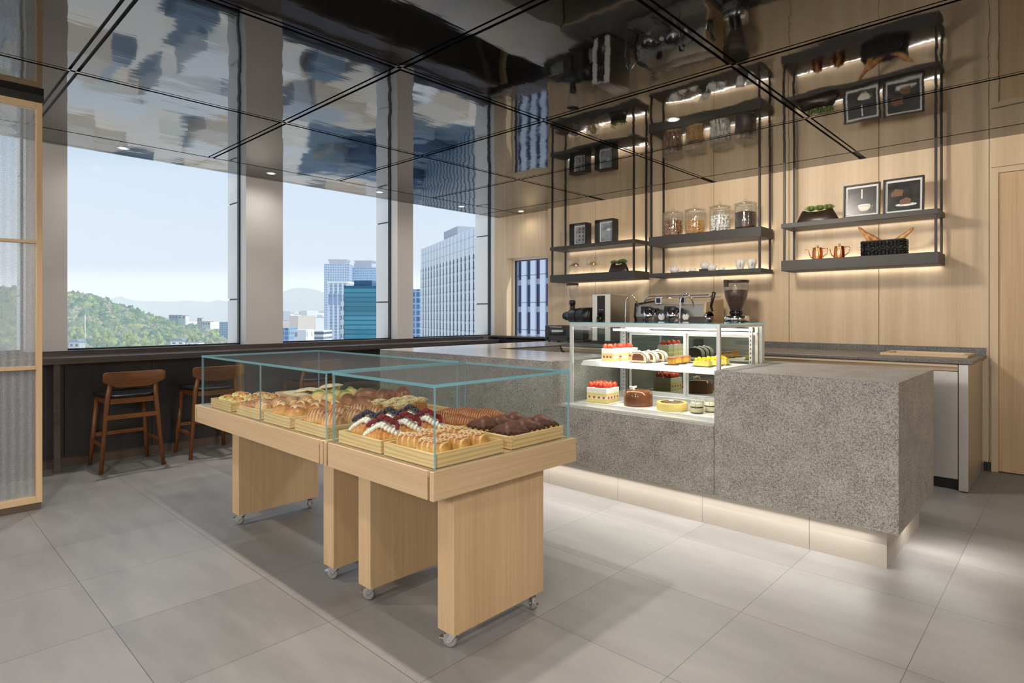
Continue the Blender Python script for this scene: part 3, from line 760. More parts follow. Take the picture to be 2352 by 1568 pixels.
def walnut_mesh(r=.019):
    m = MB(); m.blob(lambda d: Vector((d.x*r*1.1, d.y*r*.95, d.z*r*.95))*(1 + .05*sin(9*atan2(d.y, d.z)) + .07*noise.noise(d*3)) if abs(d.x) < .999 else d*r*1.1, 14, 9); return m
rnd = random.Random(3)
def fill(proto, c, R, z0, levels, r, label, group, per, squash=1.0, rot=True):
    first = True
    for k_ in range(levels):
        n_in = per
        for i in range(n_in):
            a = 2*pi*i/n_in + k_*.5; rr = R - r*1.04
            o = proto if first else dup(proto)
            first = False
            o.location = (c[0] + rr*cos(a), c[1] + rr*sin(a), c[2] + z0 + r*squash + k_*r*1.72*squash)
            o.rotation_euler = (rnd.uniform(0, 6), rnd.uniform(0, 6), rnd.uniform(0, 6)) if rot else (rnd.uniform(-.25, .25), rnd.uniform(-.25, .25), a)
    return proto
w0 = walnut_mesh().build('walnut', M['walnut_shell']); tag(w0, 'round walnut piled in the first glass jar', 'walnut', 'walnuts in the jar')
fill(w0, JX[0], .098, .004, 5, .019, '', '', 11)
for i in range(4): dup(w0, (JX[0][0] + .042*cos(i*1.57), JX[0][1] + .042*sin(i*1.57), JX[0][2] + .155), (i, i, 0))
m = MB(); m.lathe([(0, -.006), (.026, -.006), (.030, 0), (.026, .006), (0, .0075)], n=18, caps=False)
k0 = m.build('cookie', M['cookie']); tag(k0, 'round yellow cookie stacked in the second glass jar', 'cookie', 'cookies in the jar')
fst = True
for lv in range(11):
    for i in range(7):
        a = 2*pi*i/7 + .2*(lv % 2) ; o = k0 if fst else dup(k0); fst = False
        o.location = (JX[1][0] + .064*cos(a), JX[1][1] + .064*sin(a), JX[1][2] + .012 + lv*.0132); o.rotation_euler = (rnd.uniform(-.2, .2), rnd.uniform(-.2, .2), 0)
m = MB(); m.lathe([(0, -.02), (.009, -.02), (.0115, -.017), (.0115, .017), (.009, .02), (0, .02)], n=12, caps=False)
s0 = m.build('marshmallow', M['marsh']); tag(s0, 'white marshmallow heaped in the third glass jar', 'marshmallow', 'marshmallows in the jar')
fill(s0, JX[2], .095, .006, 6, .0155, '', '', 13)
for i in range(5): dup(s0, (JX[2][0] + .045*cos(i*1.26), JX[2][1] + .045*sin(i*1.26), JX[2][2] + .15 + .01*(i % 2)), (i, i*2, 0))
m = MB(); m.lathe([(0, .006), (.096, .006), (.0985, .03), (.0985, .165), (.08, .172), (0, .174)], n=36, caps=False)
o = m.build('coffee_beans', M['beans'], None, JX[3]); tag(o, 'dark coffee beans filling the last glass jar', 'coffee beans', None, 'stuff')

# ---- cake stands with glass domes
st0 = None
for u, lab, dlab in ((1321, 'small footed glass cake stand near the window end of the shelf', 'glass dome covering pink cookies'), (1362, 'footed glass cake stand beside the succulent planter', 'glass dome covering golden cookies')):
    X, Y, Z = on_shelf(u, 0, 1.735, 5.68)
    if st0 is None:
        st0 = thing('cake_stand', lab, 'cake stand', (X, Y, Z), group='footed glass cake stands')
        m = MB(); m.lathe([(.05, 0), (.05, .006), (.022, .02), (.017, .055), (.02, .085)], n=24); m.build('foot', M['jar_glass'], st0)
        m = MB(); m.lathe([(0, .086), (.092, .090), (.094, .098), (.09, .098), (0, .095)], n=32, caps=False); m.build('plate', M['jar_glass'], st0)
        dm0 = thing('glass_dome', dlab, 'glass dome', (X, Y, Z + .098), group='glass domes on the cake stands')
        m = MB(); m.lathe([(.080, .001), (.078, .04), (.066, .085), (.05, .093), (0, .095), (0, .091), (.048, .09), (.062, .083), (.074, .04), (.077, .001)], n=32, caps=False); m.build('cover', M['jar_glass'], dm0)
        m = MB(); m.lathe([(.006, .094), (.006, .102), (.013, .108), (.01, .116), (0, .118)], n=14, caps=False); m.build('knob', M['jar_glass'], dm0)
    else: dup(st0, (X, Y, Z), label=lab); dup(dm0, (X, Y, Z + .098), label=dlab)
    ck = dup(k0, (X, Y, Z + .104), 0, 'golden cookie under the right glass dome', 'cookies under the glass domes')
    pink = u < 1340
    for i, (dx, dy, dz) in enumerate(((-.035, -.02, 0), (.03, -.025, 0), (.0, .04, 0), (-.015, -.01, .014), (.025, .005, .014), (0, 0, .028))):
        c_ = dup(k0, (X + dx, Y + dy, Z + .106 + dz), (.1*(i % 3 - 1), .12, i), 'golden cookie under the right glass dome' if not pink else 'pinkish cookie under the left glass dome', 'cookies under the right dome' if not pink else 'cookies under the left dome')
        if pink: c_.data = c_.data.copy(); c_.data.materials[0] = M.setdefault('pink_cookie', plain('pink_cookie', srgb(168,120,104), .6))
    bpy.data.objects.remove(ck)

# ---- white tea ware on the middle unit
flute = lambda a, z: 1 + .035*abs(cos(a*pi*12))
def teapot(label, X, Y, Z):
    p = thing('teapot', label, 'teapot', (X, Y, Z), group='white ribbed teapots')
    m = MB(); m.lathe([(.024, 0), (.036, .008), (.046, .03), (.045, .045), (.034, .064), (.018, .072), (0, .075)], n=48, mod=flute, caps=False); m.face(m.ring([(.024*cos(i), .024*sin(i), 0) for i in [2*pi*k_/12 for k_ in range(12)]])); m.build('body', M['porcelain'], p)
    m = MB(); m.ball((0, 0, .078), .006); m.build('lid_knob', M['porcelain'], p)
    m = MB(); m.tube([(-.038, 0, .028), (-.055, 0, .04), (-.06, 0, .058), (-.068, 0, .068)], [.011, .008, .006, .005], 8); m.build('spout', M['porcelain'], p)
    m = MB(); m.tube([(.036, 0, .058), (.052, 0, .072), (.068, 0, .066), (.066, 0, .046), (.046, 0, .03)], .0035, 6); m.build('handle', M['porcelain'], p)
    return p
def cupsaucer(label, X, Y, Z):
    s_ = thing('saucer', 'saucer under the ' + label, 'saucer', (X, Y, Z), group='white saucers on the middle shelf')
    m = MB(); m.lathe([(.022, 0), (.03, .002), (.05, .009), (.053, .011), (.03, .006), (0, .005)], n=32, caps=False); m.build('dish', M['porcelain'], s_)
    c_ = thing('teacup', label, 'cup', (X, Y, Z + .0065), group='small white teacups')
    m = MB(); m.lathe([(.02, 0), (.028, .004), (.033, .03), (.031, .03), (.026, .006), (0, .005)], n=28, caps=False); m.build('bowl', M['porcelain'], c_)
    m = MB(); m.tube([(.031, 0, .026), (.042, 0, .024), (.04, 0, .012), (.029, 0, .009)], .0025, 6); m.build('handle', M['porcelain'], c_)
ZM = 1.688
p = on_shelf(1549, 0, ZM, 5.70); teapot('white ribbed teapot, leftmost on the middle unit', *p)
p = on_shelf(1567, 0, ZM, 5.68); cupsaucer('white teacup right of the leftmost teapot', *p)
p = on_shelf(1591, 0, ZM, 5.68); cupsaucer('white teacup alone between the teapots', *p)
p = on_shelf(1619, 0, ZM, 5.81)
m = MB(); m.box(-.05, .05, -.035, .035, 0, .034); o = m.build('display_block', M['shelf'], None, p, bevel=.002); tag(o, 'small grey block raising the back teapot', 'block')
teapot('white ribbed teapot raised on a grey block', p[0], p[1], ZM + .0345)
p = on_shelf(1635, 0, ZM, 5.69); teapot('white ribbed teapot in front of the raised one', *p)
p = on_shelf(1657, 0, ZM, 5.73); cupsaucer('white teacup right of the front teapot', *p)
tc0 = None
for u, lab in ((1700, 'tall white ribbed mug, left of the pair'), (1727, 'tall white ribbed mug, right of the pair')):
    p = on_shelf(u, 0, ZM, 5.70)
    c_ = thing('mug', lab, 'mug', p, -1.2, group='tall white mugs')
    m = MB(); m.lathe([(.026, 0), (.03, .006), (.042, .06), (.0465, .094), (.0445, .094), (.04, .06), (.027, .01), (0, .008)], n=48, mod=flute, caps=False); m.build('bowl', M['porcelain'], c_)
    m = MB(); m.tube([(.043, 0, .075), (.062, 0, .078), (.062, 0, .05), (.036, 0, .03)], .004, 6); m.build('handle', M['porcelain'], c_)

# ---- copper drip kettles
k_first = None
for u, lab in ((1878, 'copper drip kettle, the left of two'), (1928, 'copper drip kettle, the right one beside the bread basket')):
    p = on_shelf(u, 0, 1.743, 5.69)
    if k_first is not None: dup(k_first, p, label=lab); continue
    k_first = thing('drip_kettle', lab, 'kettle', p, group='copper drip kettles')
    m = MB(); m.lathe([(.047, 0), (.048, .004), (.041, .10), (.041, .104), (.038, .106), (0, .107)], n=32, caps=False); m.face(m.ring([(.047*cos(2*pi*i/20), .047*sin(2*pi*i/20), 0) for i in range(20)])); m.build('body', M['copper'], k_first)
    m = MB(); m.lathe([(.008, .106), (.008, .114), (.011, .118), (.01, .13), (0, .131)], n=14, caps=False); m.build('knob', M['oak'], k_first)
    m = MB(); m.tube([(-.045, 0, .018), (-.062, 0, .028), (-.072, 0, .055), (-.078, 0, .085), (-.092, 0, .098), (-.105, 0, .094)], [.006, .005, .004, .004, .0035, .003], 8); m.build('spout', M['copper'], k_first)
    m = MB(); m.tube([(.04, 0, .095), (.075, 0, .098), (.082, 0, .09), (.08, 0, .05), (.045, 0, .022)], .0035, 6); m.build('handle', M['copper'], k_first)

# ---- woven basket with baguettes
p = on_shelf(2031, 0, 1.743, 5.72)
bk = thing('bread_basket', 'black woven basket on the lower right shelf', 'basket', p)
m = MB(); NB, RW = 16, 8
def rr_(t_, hx, hy, r):
    per = 2*(2*(hx - r) + 2*(hy - r)) + 2*pi*r; s_ = t_*per
    seg = [(2*(hx - r), 'a'), (pi*r/2, 0), (2*(hy - r), 'b'), (pi*r/2, 1), (2*(hx - r), 'c'), (pi*r/2, 2), (2*(hy - r), 'd'), (pi*r/2, 3)]
    for L, k_ in seg:
        if s_ <= L + 1e-9: break
        s_ -= L
    if k_ == 'a': return Vector((-hx + r + s_, -hy, 0)), Vector((0, -1, 0))
    if k_ == 'b': return Vector((hx, -hy + r + s_, 0)), Vector((1, 0, 0))
    if k_ == 'c': return Vector((hx - r - s_, hy, 0)), Vector((0, 1, 0))
    if k_ == 'd': return Vector((-hx, hy - r - s_, 0)), Vector((-1, 0, 0))
    a = -pi/2 + k_*pi/2 + s_/r; c = [Vector((hx - r, -hy + r, 0)), Vector((hx - r, hy - r, 0)), Vector((-hx + r, hy - r, 0)), Vector((-hx + r, -hy + r, 0))][k_]
    d = Vector((cos(a), sin(a), 0)); return c + d*r, d
for row in range(RW):
    pts = []
    for i in range(NB*8 + 1):
        q_, n_ = rr_((i/(NB*8)) % 1, .162, .075, .03); pts.append(q_ + n_*.008*cos(pi*(i/4 + row)) + Vector((0, 0, .008 + row*.0145)))
    m.tube(pts, .0058, 6, caps=False)
for i in range(32):
    q_, n_ = rr_(((i + .5)/32) % 1, .162, .075, .03); m.cyl(q_ + Vector((0, 0, .003)), q_ + Vector((0, 0, .118)), .0055, n=6)
m.build('weave', M['black_gloss'], bk)
m = MB(); m.tube([rr_(i/60 % 1, .164, .077, .03)[0] + Vector((0, 0, .122)) for i in range(61)], .008, 6, caps=False); m.build('rim', M['black'], bk)
m = MB(); m.prism([tuple(rr_(i/40, .156, .069, .028)[0][:2]) for i in range(40)], .002, .112, 'z'); m.build('liner', M['black'], bk)
M['crust'] = bread('baguette_crust', srgb(232,190,128), srgb(206,142,74), srgb(168,98,44), -.03, .03, ('x', 110, srgb(238,208,156), .3))
m = MB(); m.tube([(-.17 + .34*i/16, 0, .006*sin(i*.4)) for i in range(17)], [.004 + .019*sin(pi*i/16)**.5 for i in range(17)], 12)
bg0 = m.build('baguette', M['crust']); tag(bg0, 'baguette leaning left at the basket left end', 'baguette', 'baguettes in the basket')
bg0.location = (p[0] - .10, p[1] - .01, p[2] + .125); bg0.rotation_euler = (.1, .95, 0)
dup(bg0, (p[0] - .035, p[1] + .01, p[2] + .118), (0, .62, .3), 'thick baguette end in the middle of the basket')
dup(bg0, (p[0] + .085, p[1], p[2] + .118), (0, -.65, -.1), 'baguette leaning right out of the basket')

# ================================================================ COFFEE MACHINES ON THE BACK COUNTER
BZ = .9255
x0_, _, _ = on_shelf(1330, 0, 0, 5.5)
gr = thing('shop_grinder', 'black bulk coffee grinder with clear upright hopper', 'coffee grinder', (x0_, 5.5, BZ))
m = MB(); m.box(-.10, .13, -.085, .085, 0, .03); m.box(-.05, .10, -.06, .06, .03, .22); m.build('stand', M['black'], gr, bevel=.01)
m = MB(); m.lathe([(0, -.20), (.045, -.20), (.052, -.19), (.052, -.15), (.078, -.12), (.088, -.10), (.088, -.005)], n=36, caps=False)
m.v = [(z_, x_, y_ + .305) for x_, y_, z_ in m.v]; m.build('burr_housing', M['black'], gr)
m = MB(); m.cyl((-.005, 0, .305), (.02, 0, .305), .08, .098, n=36); m.cyl((.02, 0, .305), (.195, 0, .305), .098, n=36); m.cyl((.195, 0, .305), (.215, 0, .305), .098, .08, n=36); m.build('motor', M['black'], gr)
m = MB(); m.cyl((-.215, -.01, .305), (-.19, -.01, .305), .04, n=24); m.cyl((-.222, -.01, .305), (-.215, -.01, .305), .012, n=12); m.build('grind_dial', M['black_gloss'], gr)
m = MB(); m.cyl((-.10, 0, .36), (-.10, 0, .44), .03, n=24); m.cyl((-.10, 0, .44), (-.10, 0, .49), .037, n=24); m.build('neck', M['black'], gr)
m = MB(); m.lathe([(.036, .49), (.052, .56), (.066, .63), (.072, .67), (.0705, .67), (.064, .63), (.05, .56), (.034, .49)], (-.10, 0, 0), 32, caps=False); m.build('hopper', M['jar_glass'], gr)
m = MB(); m.cyl((-.10, 0, .668), (-.10, 0, .69), .073, n=32); m.build('hopper_lid', M['pot'], gr)

xa = on_shelf(1383, 0, 0, 5.42)[0]
bo = thing('water_boiler', 'tall white and steel hot water boiler with black front panel', 'water boiler', (xa, 5.55, BZ))
m = MB(); m.box(-.115, .115, -.13, .25, .03, .545); m.build('housing', M['steel'], bo, bevel=.004)
m = MB(); m.box(-.118, -.055, -.155, -.13, .03, .547); m.box(.055, .118, -.155, -.13, .03, .547); m.box(-.055, .055, -.155, -.13, .53, .547); m.build('white_front', M['porcelain'], bo, bevel=.004)
m = MB(); m.box(-.055, .055, -.148, -.13, .03, .53); m.build('control_panel', M['black_metal'], bo)
m = MB()
for i in range(3): m.cyl((-.02 + i*.02, -.150, .375), (-.02 + i*.02, -.147, .375), .004, n=8)
m.build('buttons', M['porcelain'], bo)
m = MB(); m.cyl((0, -.17, .21), (0, -.17, .335), .026, .018, n=18); m.cyl((0, -.17, .335), (0, -.148, .335), .022, n=14); m.tube([(0, -.175, .335), (.0, -.205, .33), (0, -.21, .27)], .009, 8); m.build('tap', M['black_gloss'], bo)
m = MB(); m.cyl((.045, -.18, .17), (.045, -.18, .25), .011, n=12); m.cyl((.045, -.185, .21), (.10, -.195, .21), .006, n=8); m.ball((.105, -.195, .21), .012); m.build('side_valve', M['chrome'], bo)
m = MB(); m.box(-.12, .12, -.2, .25, 0, .03); m.build('drip_base', M['black'], bo, bevel=.003)

xe = on_shelf(1545, 0, 0, 5.48)[0]
es = thing('espresso_machine', 'chrome two group espresso machine on the back counter', 'espresso machine', (xe, 5.52, BZ))
m = MB(); m.prism([(-.06, .13), (-.12, .30), (-.10, .42), (.25, .46), (.25, .06), (-.06, .06)], -.40, .40, 'x'); m.build('body', M['steel'], es, bevel=.004)
m = MB(); m.box(-.43, .43, -.22, .26, .035, .075); m.box(-.40, .40, -.2, -.06, .075, .08); m.build('drip_tray', M['steel'], es, bevel=.004)
for sx in (-.40, .40):
    m = MB(); m.prism([(-.17, .04), (-.17, .11), (-.075, .14), (-.135, .31), (-.115, .44), (.26, .48), (.27, .04)], sx - .012, sx + .012, 'x'); m.build('side_panel', M['black_gloss'] if sx < 0 else M['oak'], es, bevel=.003)
for sx in (-.3, .3):
    for sy in (-.14, .2):
        m = MB(); m.cyl((sx, sy, 0), (sx, sy, .036), .025, .02, n=14); m.build('foot', M['black'], es)
m = MB(); m.tube([(-.36, .0, .45), (-.34, 0, .50), (-.30, .0, .515), (.38, .0, .515), (.40, 0, .5), (.40, .22, .5), (-.36, .22, .5), (-.36, .0, .47)], .007, 8); m.build('cup_rail', M['chrome'], es)
for gx_ in (-.185, .085):
    m = MB(); m.cyl((gx_, -.19, .255), (gx_, -.19, .365), .062, .066, n=32); m.cyl((gx_, -.12, .31), (gx_, -.19, .31), .05, n=20)
    gh = m.build('group_head', M['chrome'], es)
    m = MB(); m.cyl((gx_, -.19, .365), (gx_, -.19, .39), .064, .056, n=32); m.box(gx_ - .075, gx_ - .045, -.235, -.165, .33, .405); m.box(gx_ - .06, gx_ + .02, -.23, -.16, .385, .405); m.build('group_cap', M['black'], gh, bevel=.004)
    m = MB(); m.cyl((gx_, -.19, .215), (gx_, -.19, .255), .042, .05, n=24); m.tube([(gx_, -.19, .215), (gx_ - .012, -.19, .195), (gx_ - .03, -.19, .18)], .007, 8); m.tube([(gx_, -.19, .215), (gx_ + .012, -.19, .195), (gx_ + .03, -.19, .18)], .007, 8); pf = m.build('portafilter', M['chrome'], es)
    m = MB(); m.tube([(gx_ - .02, -.235, .23), (gx_ - .06, -.29, .212), (gx_ - .13, -.38, .18)], [.011, .017, .014], 10); m.build('filter_handle', M['black'], pf)
    m = MB(); m.tube([(gx_ + .05, -.16, .36), (gx_ + .09, -.17, .37), (gx_ + .13, -.17, .34), (gx_ + .14, -.165, .30)], [.018, .016, .014, .012], 10); m.build('paddle', M['black'], gh)
    m = MB(); m.cyl((gx_ + .135, -.165, .30), (gx_ + .135, -.178, .30), .036, n=28); gg = m.build('pressure_gauge', M['chrome'], es)
    m = MB(); m.cyl((gx_ + .135, -.178, .30), (gx_ + .135, -.1795, .30), .028, n=24); m.build('dial_face', M['porcelain'], gg)
    m = MB(); m.cyl((gx_ + .07, -.12, .41), (gx_ + .07, -.10, .44), .006); m.cbox((gx_ + .07, -.12, .465), .07, .02, .07, 0); sd = m.build('shot_display', M['chrome'], es, bevel=.003)
    m = MB(); m.cbox((gx_ + .07, -.131, .465), .05, .002, .05, 0); m.build('screen', M['black_gloss'], sd)
for sx, k_ in ((-.435, -1), (.20, 1)):
    m = MB(); x_ = sx
    m.tube([(x_ + .11, -.17, .40), (x_ + .10, -.20, .47), (x_ + .06, -.22, .53), (x_ + .02, -.23, .525), (x_ - .005, -.235, .46), (x_ - .008, -.24, .30), (x_ - .01, -.245, .10)], .0075, 8); m.build('steam_wand', M['chrome'], es)
m = MB(); m.tube([(.445, -.06, .36), (.48, -.16, .40), (.53, -.20, .53)], [.012, .012, .018], 10); m.build('steam_lever', M['black'], es)
m = MB(); m.cyl((.412, -.09, .30), (.44, -.10, .30), .055, .05, n=24); m.build('steam_knob', M['chrome'], es)

xg = on_shelf(1691, 0, 0, 5.52)[0]
g2 = thing('espresso_grinder', 'espresso grinder with hopper full of dark beans', 'coffee grinder', (xg, 5.52, BZ))
m = MB(); m.lathe([(.115, 0), (.118, .01), (.118, .255), (.115, .26)], n=40); m.build('base', M['black'], g2)
m = MB(); m.lathe([(.119, .258), (.121, .262), (.121, .305), (.115, .31), (.05, .312)], n=40); m.build('collar', M['chrome'], g2)
m = MB(); m.box(-.075, .055, -.128, -.09, .16, .24); cp = m.build('control_box', M['steel'], g2, bevel=.004)
m = MB()
for a_, b_2 in ((-.055, .225), (-.055, .175), (.04, .2)): m.cyl((a_, -.128, b_2), (a_, -.138, b_2), .012, n=14)
m.build('buttons', M['chrome'], cp)
m = MB(); m.lathe([(.05, .31), (.062, .33), (.062, .345), (.056, .36)], n=28); m.build('hopper_neck', M['black_gloss'], g2)
m = MB(); m.lathe([(.055, .36), (.075, .41), (.103, .49), (.113, .57), (.115, .63), (.1135, .63), (.1115, .57), (.1015, .49), (.073, .41), (.053, .36)], n=40, caps=False); m.build('hopper', M['jar_glass'], g2)
m = MB(); m.lathe([(.0, .362), (.052, .362), (.073, .414), (.1, .49), (.109, .55), (.1, .556), (0, .558)], n=36, caps=False); m.build('beans', M['beans'], g2)
m = MB(); m.cyl((0, 0, .628), (0, 0, .65), .118, n=40); m.box(-.07, -.035, -.125, -.09, .585, .652); m.build('hopper_lid', M['pot'], g2, bevel=.002)

xo = (on_shelf(1258, 0, 0, 5.54)[0] + on_shelf(1303, 0, 0, 5.54)[0])/2
ov = thing('toaster_oven', 'small charcoal toaster oven on the counter corner', 'toaster oven', (xo, 5.66, .9105))
W2 = .205
m = MB(); m.box(-W2, W2, -.12, .12, .015, .205); m.build('housing', plain('oven_charcoal', srgb(64,62,62), .45, .3), ov, bevel=.012)
m = MB(); m.box(-.13, .13, -.1235, -.1195, .085, .165); dr = m.build('glass_door', M['black_gloss'], ov)
m = MB(); m.box(-.09, .09, -.1245, -.1225, .10, .15); m.build('door_window', M['door_glass'], dr)
m = MB(); m.cyl((-.10, -.15, .185), (.10, -.15, .185), .006, n=10)
for s_ in (-.09, .09): m.cyl((s_, -.12, .185), (s_, -.15, .185), .005, n=8)
m.build('handle', M['steel'], dr)
for s_ in (-.165, .165): 
    m = MB(); m.cyl((s_, -.12, .045), (s_, -.145, .045), .02, .017, n=18); m.build('knob', M['black_metal'], ov)
for s_ in (-.16, .16):
    m = MB(); m.cyl((s_, -.09, 0), (s_, -.09, .02), .012, n=10); m.cyl((s_, .09, 0), (s_, .09, .02), .012, n=10); m.build('foot', M['black'], ov)

# ================================================================ BAR STOOLS
def stool(label, y0):
    s_ = thing('bar_stool', label, 'bar stool', (-5.835, y0, 0), group='walnut bar stools along the window bar')
    # front of the stool looks towards the window (-x); the backrest is on the room side (+x)
    def leg(p0, p1, p2=None, r=(.015, .019)):
        m = MB(); pts = [p0, p1] + ([p2] if p2 else [])
        m.tube(pts, [r[0], r[1]] + ([.013] if p2 else []), 10, flat=1.0); m.build('leg', M['walnut'], s_)
    for sy in (-1, 1):
        leg((-.215, sy*.205, 0), (-.17, sy*.165, .56))
        leg((.205, sy*.215, 0), (.175, sy*.168, .575), (.222, sy*.145, .78))
    m = MB()
    def fn(d):
        x_ = .215*(1 if d.x > 0 else -1)*abs(d.x)**.55; y_ = .205*(1 if d.y > 0 else -1)*abs(d.y)**.55*(1 - .08*d.x); z_ = .024*(1 if d.z > 0 else -1)*abs(d.z)**.5 - .010*(1 - d.y*d.y)*(d.z > 0)
        return Vector((x_ - .01, y_, .60 + z_))
    m.blob(fn, 36, 12); m.build('seat', M['leather'], s_)
    m = MB()
    for sy in (-1, 1): m.box(-.17, .175, sy*.16 - .011, sy*.16 + .011, .535, .578)
    m.box(-.181, -.159, -.15, .15, .535, .578); m.box(.164, .186, -.15, .15, .535, .578); m.build('seat_rail', M['walnut_y'], s_, bevel=.003)
    m = MB(); n = 14; A = []; 
    for i in range(n + 1):
        f_ = i/n*2 - 1; y_ = f_*.213; x_ = .205 - .042*(1 - f_*f_) + .045; e = abs(f_)
        zt = .79 + .006*f_*f_ - (.012*max(0, (e - .9)/.1)); zb = .665 + .055*max(0, (e - .45)/.55)**1.3
        A.append([(x_ - .006, y_, zb), (x_ + .010, y_, zb), (x_ + .014, y_, zt), (x_ - .002, y_, zt)])
    R2 = [m.ring(a) for a in A]
    for a, b in zip(R2, R2[1:]): m.bridge(a, b)
    m.face(R2[0][::-1]); m.face(R2[-1]); m.build('backrest', M['walnut_y'], s_, bevel=.004)
    m = MB(); m.box(.188, .206, -.185, .185, .415, .452); m.build('stretcher', M['walnut_y'], s_, bevel=.003)
    m = MB(); m.box(-.207, -.189, -.185, .185, .235, .268); m.build('stretcher', M['walnut_y'], s_, bevel=.003)
    for sy in (-1, 1):
        m = MB(); m.box(-.195, .195, sy*.193 - .008, sy*.193 + .008, .195, .222); m.build('stretcher', M['walnut'], s_, bevel=.003)
    return s_
stool('walnut bar stool nearest the glass screen, black seat', 1.365)
stool('walnut bar stool seen behind the left glass box', 1.998)
stool('walnut bar stool farthest along the window bar, behind the tables', 2.95)

# ================================================================ PATTERNED GLASS SCREEN
scn = thing('partition_screen', 'tall oak framed screen of patterned glass at the left edge', 'screen', (-4.93, 0.0, 0))
SX0, SX1 = -.045, .012
m = MB(); m.box(SX0 + .004, SX1 - .004, -1.5, .69, 0, .044); m.build('plinth', M['kick'], scn)
fr = MB(); fr.box(SX0, SX1, .665, .695, .044, 2.6)
fr.build('post', M['oak'], scn, bevel=.0015)
for z0_, z1_ in ((.044, .084), (.895, .918), (1.70, 1.718), (2.56, 2.60)):
    m = MB(); m.box(SX0, SX1, -1.5, .665, z0_, z1_); m.build('rail', M['oak_y'], scn, bevel=.0015)
t = NT('patterned_glass'); v = t.coord(scale=(1, 1, 1)); x, y, z = t.sep(v)
st = t.math('ADD', t.math('MULTIPLY', t.math('SINE', t.math('MULTIPLY', y, 150)), .5), .5)
vo = t.n('ShaderNodeTexVoronoi', Scale=260); t.t.links.new(v, vo.inputs['Vector'])
zig = t.math('ADD', t.math('MULTIPLY', vo.outputs['Distance'], 1.0), t.math('MULTIPLY', st, .25))
tr = t.n('ShaderNodeBsdfTransparent', Color=(.95, .96, .96, 1)); df = t.n('ShaderNodeBsdfTranslucent', Color=(.92, .93, .93, 1)); dd = t.n('ShaderNodeBsdfDiffuse', Color=(.8, .81, .81, 1)); gl_ = t.n('ShaderNodeBsdfGlossy', Roughness=.15)
a1 = t.n('ShaderNodeMixShader', Fac=.45); a2 = t.n('ShaderNodeMixShader'); a3 = t.n('ShaderNodeMixShader', Fac=.06)
t.t.links.new(df.outputs[0], a1.inputs[1]); t.t.links.new(dd.outputs[0], a1.inputs[2])
t.t.links.new(t.math('MULTIPLY', zig, .34, clamp=True), a2.inputs[0]); t.t.links.new(tr.outputs[0], a2.inputs[1]); t.t.links.new(a1.outputs[0], a2.inputs[2])
t.t.links.new(a2.outputs[0], a3.inputs[1]); t.t.links.new(gl_.outputs[0], a3.inputs[2]); t.t.links.new(a3.outputs[0], t.out.inputs[0])
M['pattern_glass'] = t.mat
for z0_, z1_ in ((.084, .895), (.918, 1.70), (1.718, 2.56)):
    m = MB(); m.box(-.02, -.014, -1.5, .665, z0_, z1_); m.build('glass_panel', M['pattern_glass'], scn)
m = MB(); m.box(-4.98, -4.90, -1.6, .70, 2.602, H_CEIL - .001); struct(m.build('trim_5', M['black']))
# ================================================================ BREADS AND PASTRIES
G1, G2, G3, G4 = srgb(238,200,128), srgb(222,160,78), srgb(176,104,48), srgb(132,68,30)
M['bun'] = bread('bun_crust', srgb(244,212,142), srgb(222,160,86), srgb(164,98,54), 0, .062, ('x', 420, srgb(242,212,166), .5))
M['roll'] = bread('roll_crust', srgb(246,216,150), srgb(228,176,104), srgb(178,116,70), 0, .06, ('y', 400, srgb(244,214,166), .7))
M['star'] = bread('star_crust', srgb(246,214,138), srgb(224,164,82), srgb(170,98,50), 0, .062)
M['cheese'] = bread('cheese_top', srgb(244,226,164), srgb(240,218,160), srgb(214,186,140), .03, .07, rough=.55)
M['oval'] = bread('oval_crust', srgb(206,142,84), srgb(166,102,62), srgb(124,74,50), 0, .075, rough=.4)
M['green_bun'] = bread('pale_bun', srgb(238,198,110), srgb(234,200,122), srgb(226,190,124), 0, .06)
M['matcha'] = plain('green_icing', srgb(132,150,54), .45)
M['flat'] = bread('flat_cookie_dough', srgb(232,190,124), srgb(244,220,170), srgb(246,228,186), 0, .022, spots=(srgb(96,70,50), 70, .68))
M['braid'] = bread('braid_crust', srgb(226,170,100), srgb(206,142,82), srgb(160,100,64), 0, .05, spots=(srgb(240,214,186), 90, .66))
M['pizza'] = bread('topped_bread', srgb(228,176,92), srgb(236,190,96), srgb(214,150,72), 0, .04, spots=(srgb(250,228,140), 60, .56))
M['tomato'] = plain('tomato', srgb(206,74,34), .35); M['herb'] = plain('green_pepper', srgb(150,168,62), .45)
M['loaf'] = bread('loaf_crust', srgb(226,166,92), srgb(196,120,54), srgb(206,140,76), 0, .06)
M['crumb'] = bread('crumble', srgb(206,150,92), srgb(232,202,150), srgb(240,222,182), .045, .085, spots=(srgb(176,136,84), 150, .62))
M['pastry'] = bread('croissant_crust', srgb(244,206,130), srgb(230,170,88), srgb(188,112,50), 0, .05)
M['ridged'] = bread('ridged_crust', srgb(220,156,90), srgb(178,112,62), srgb(134,78,46), 0, .055, ('x', 560, srgb(206,146,92), .5), rough=.42)
M['flaky'] = bread('flaky_crust', srgb(244,210,130), srgb(228,172,88), srgb(176,104,54), 0, .055, ('x', 250, srgb(246,214,146), .6))
M['icing'] = plain('icing_thread', srgb(240,214,176), .4)
M['choco'] = bread('dull_chocolate', srgb(62,38,28), srgb(84,50,36), srgb(118,72,54), 0, .07, rough=.5)
M['blueberry'] = plain('blueberry', srgb(40,42,58), .45); M['raspberry'] = plain('raspberry', srgb(132,22,30), .4)
M['strawberry'] = plain('strawberry', srgb(218,66,36), .3)
rnd = random.Random(11)
def sg(x, p): return (1 if x >= 0 else -1)*abs(x)**p
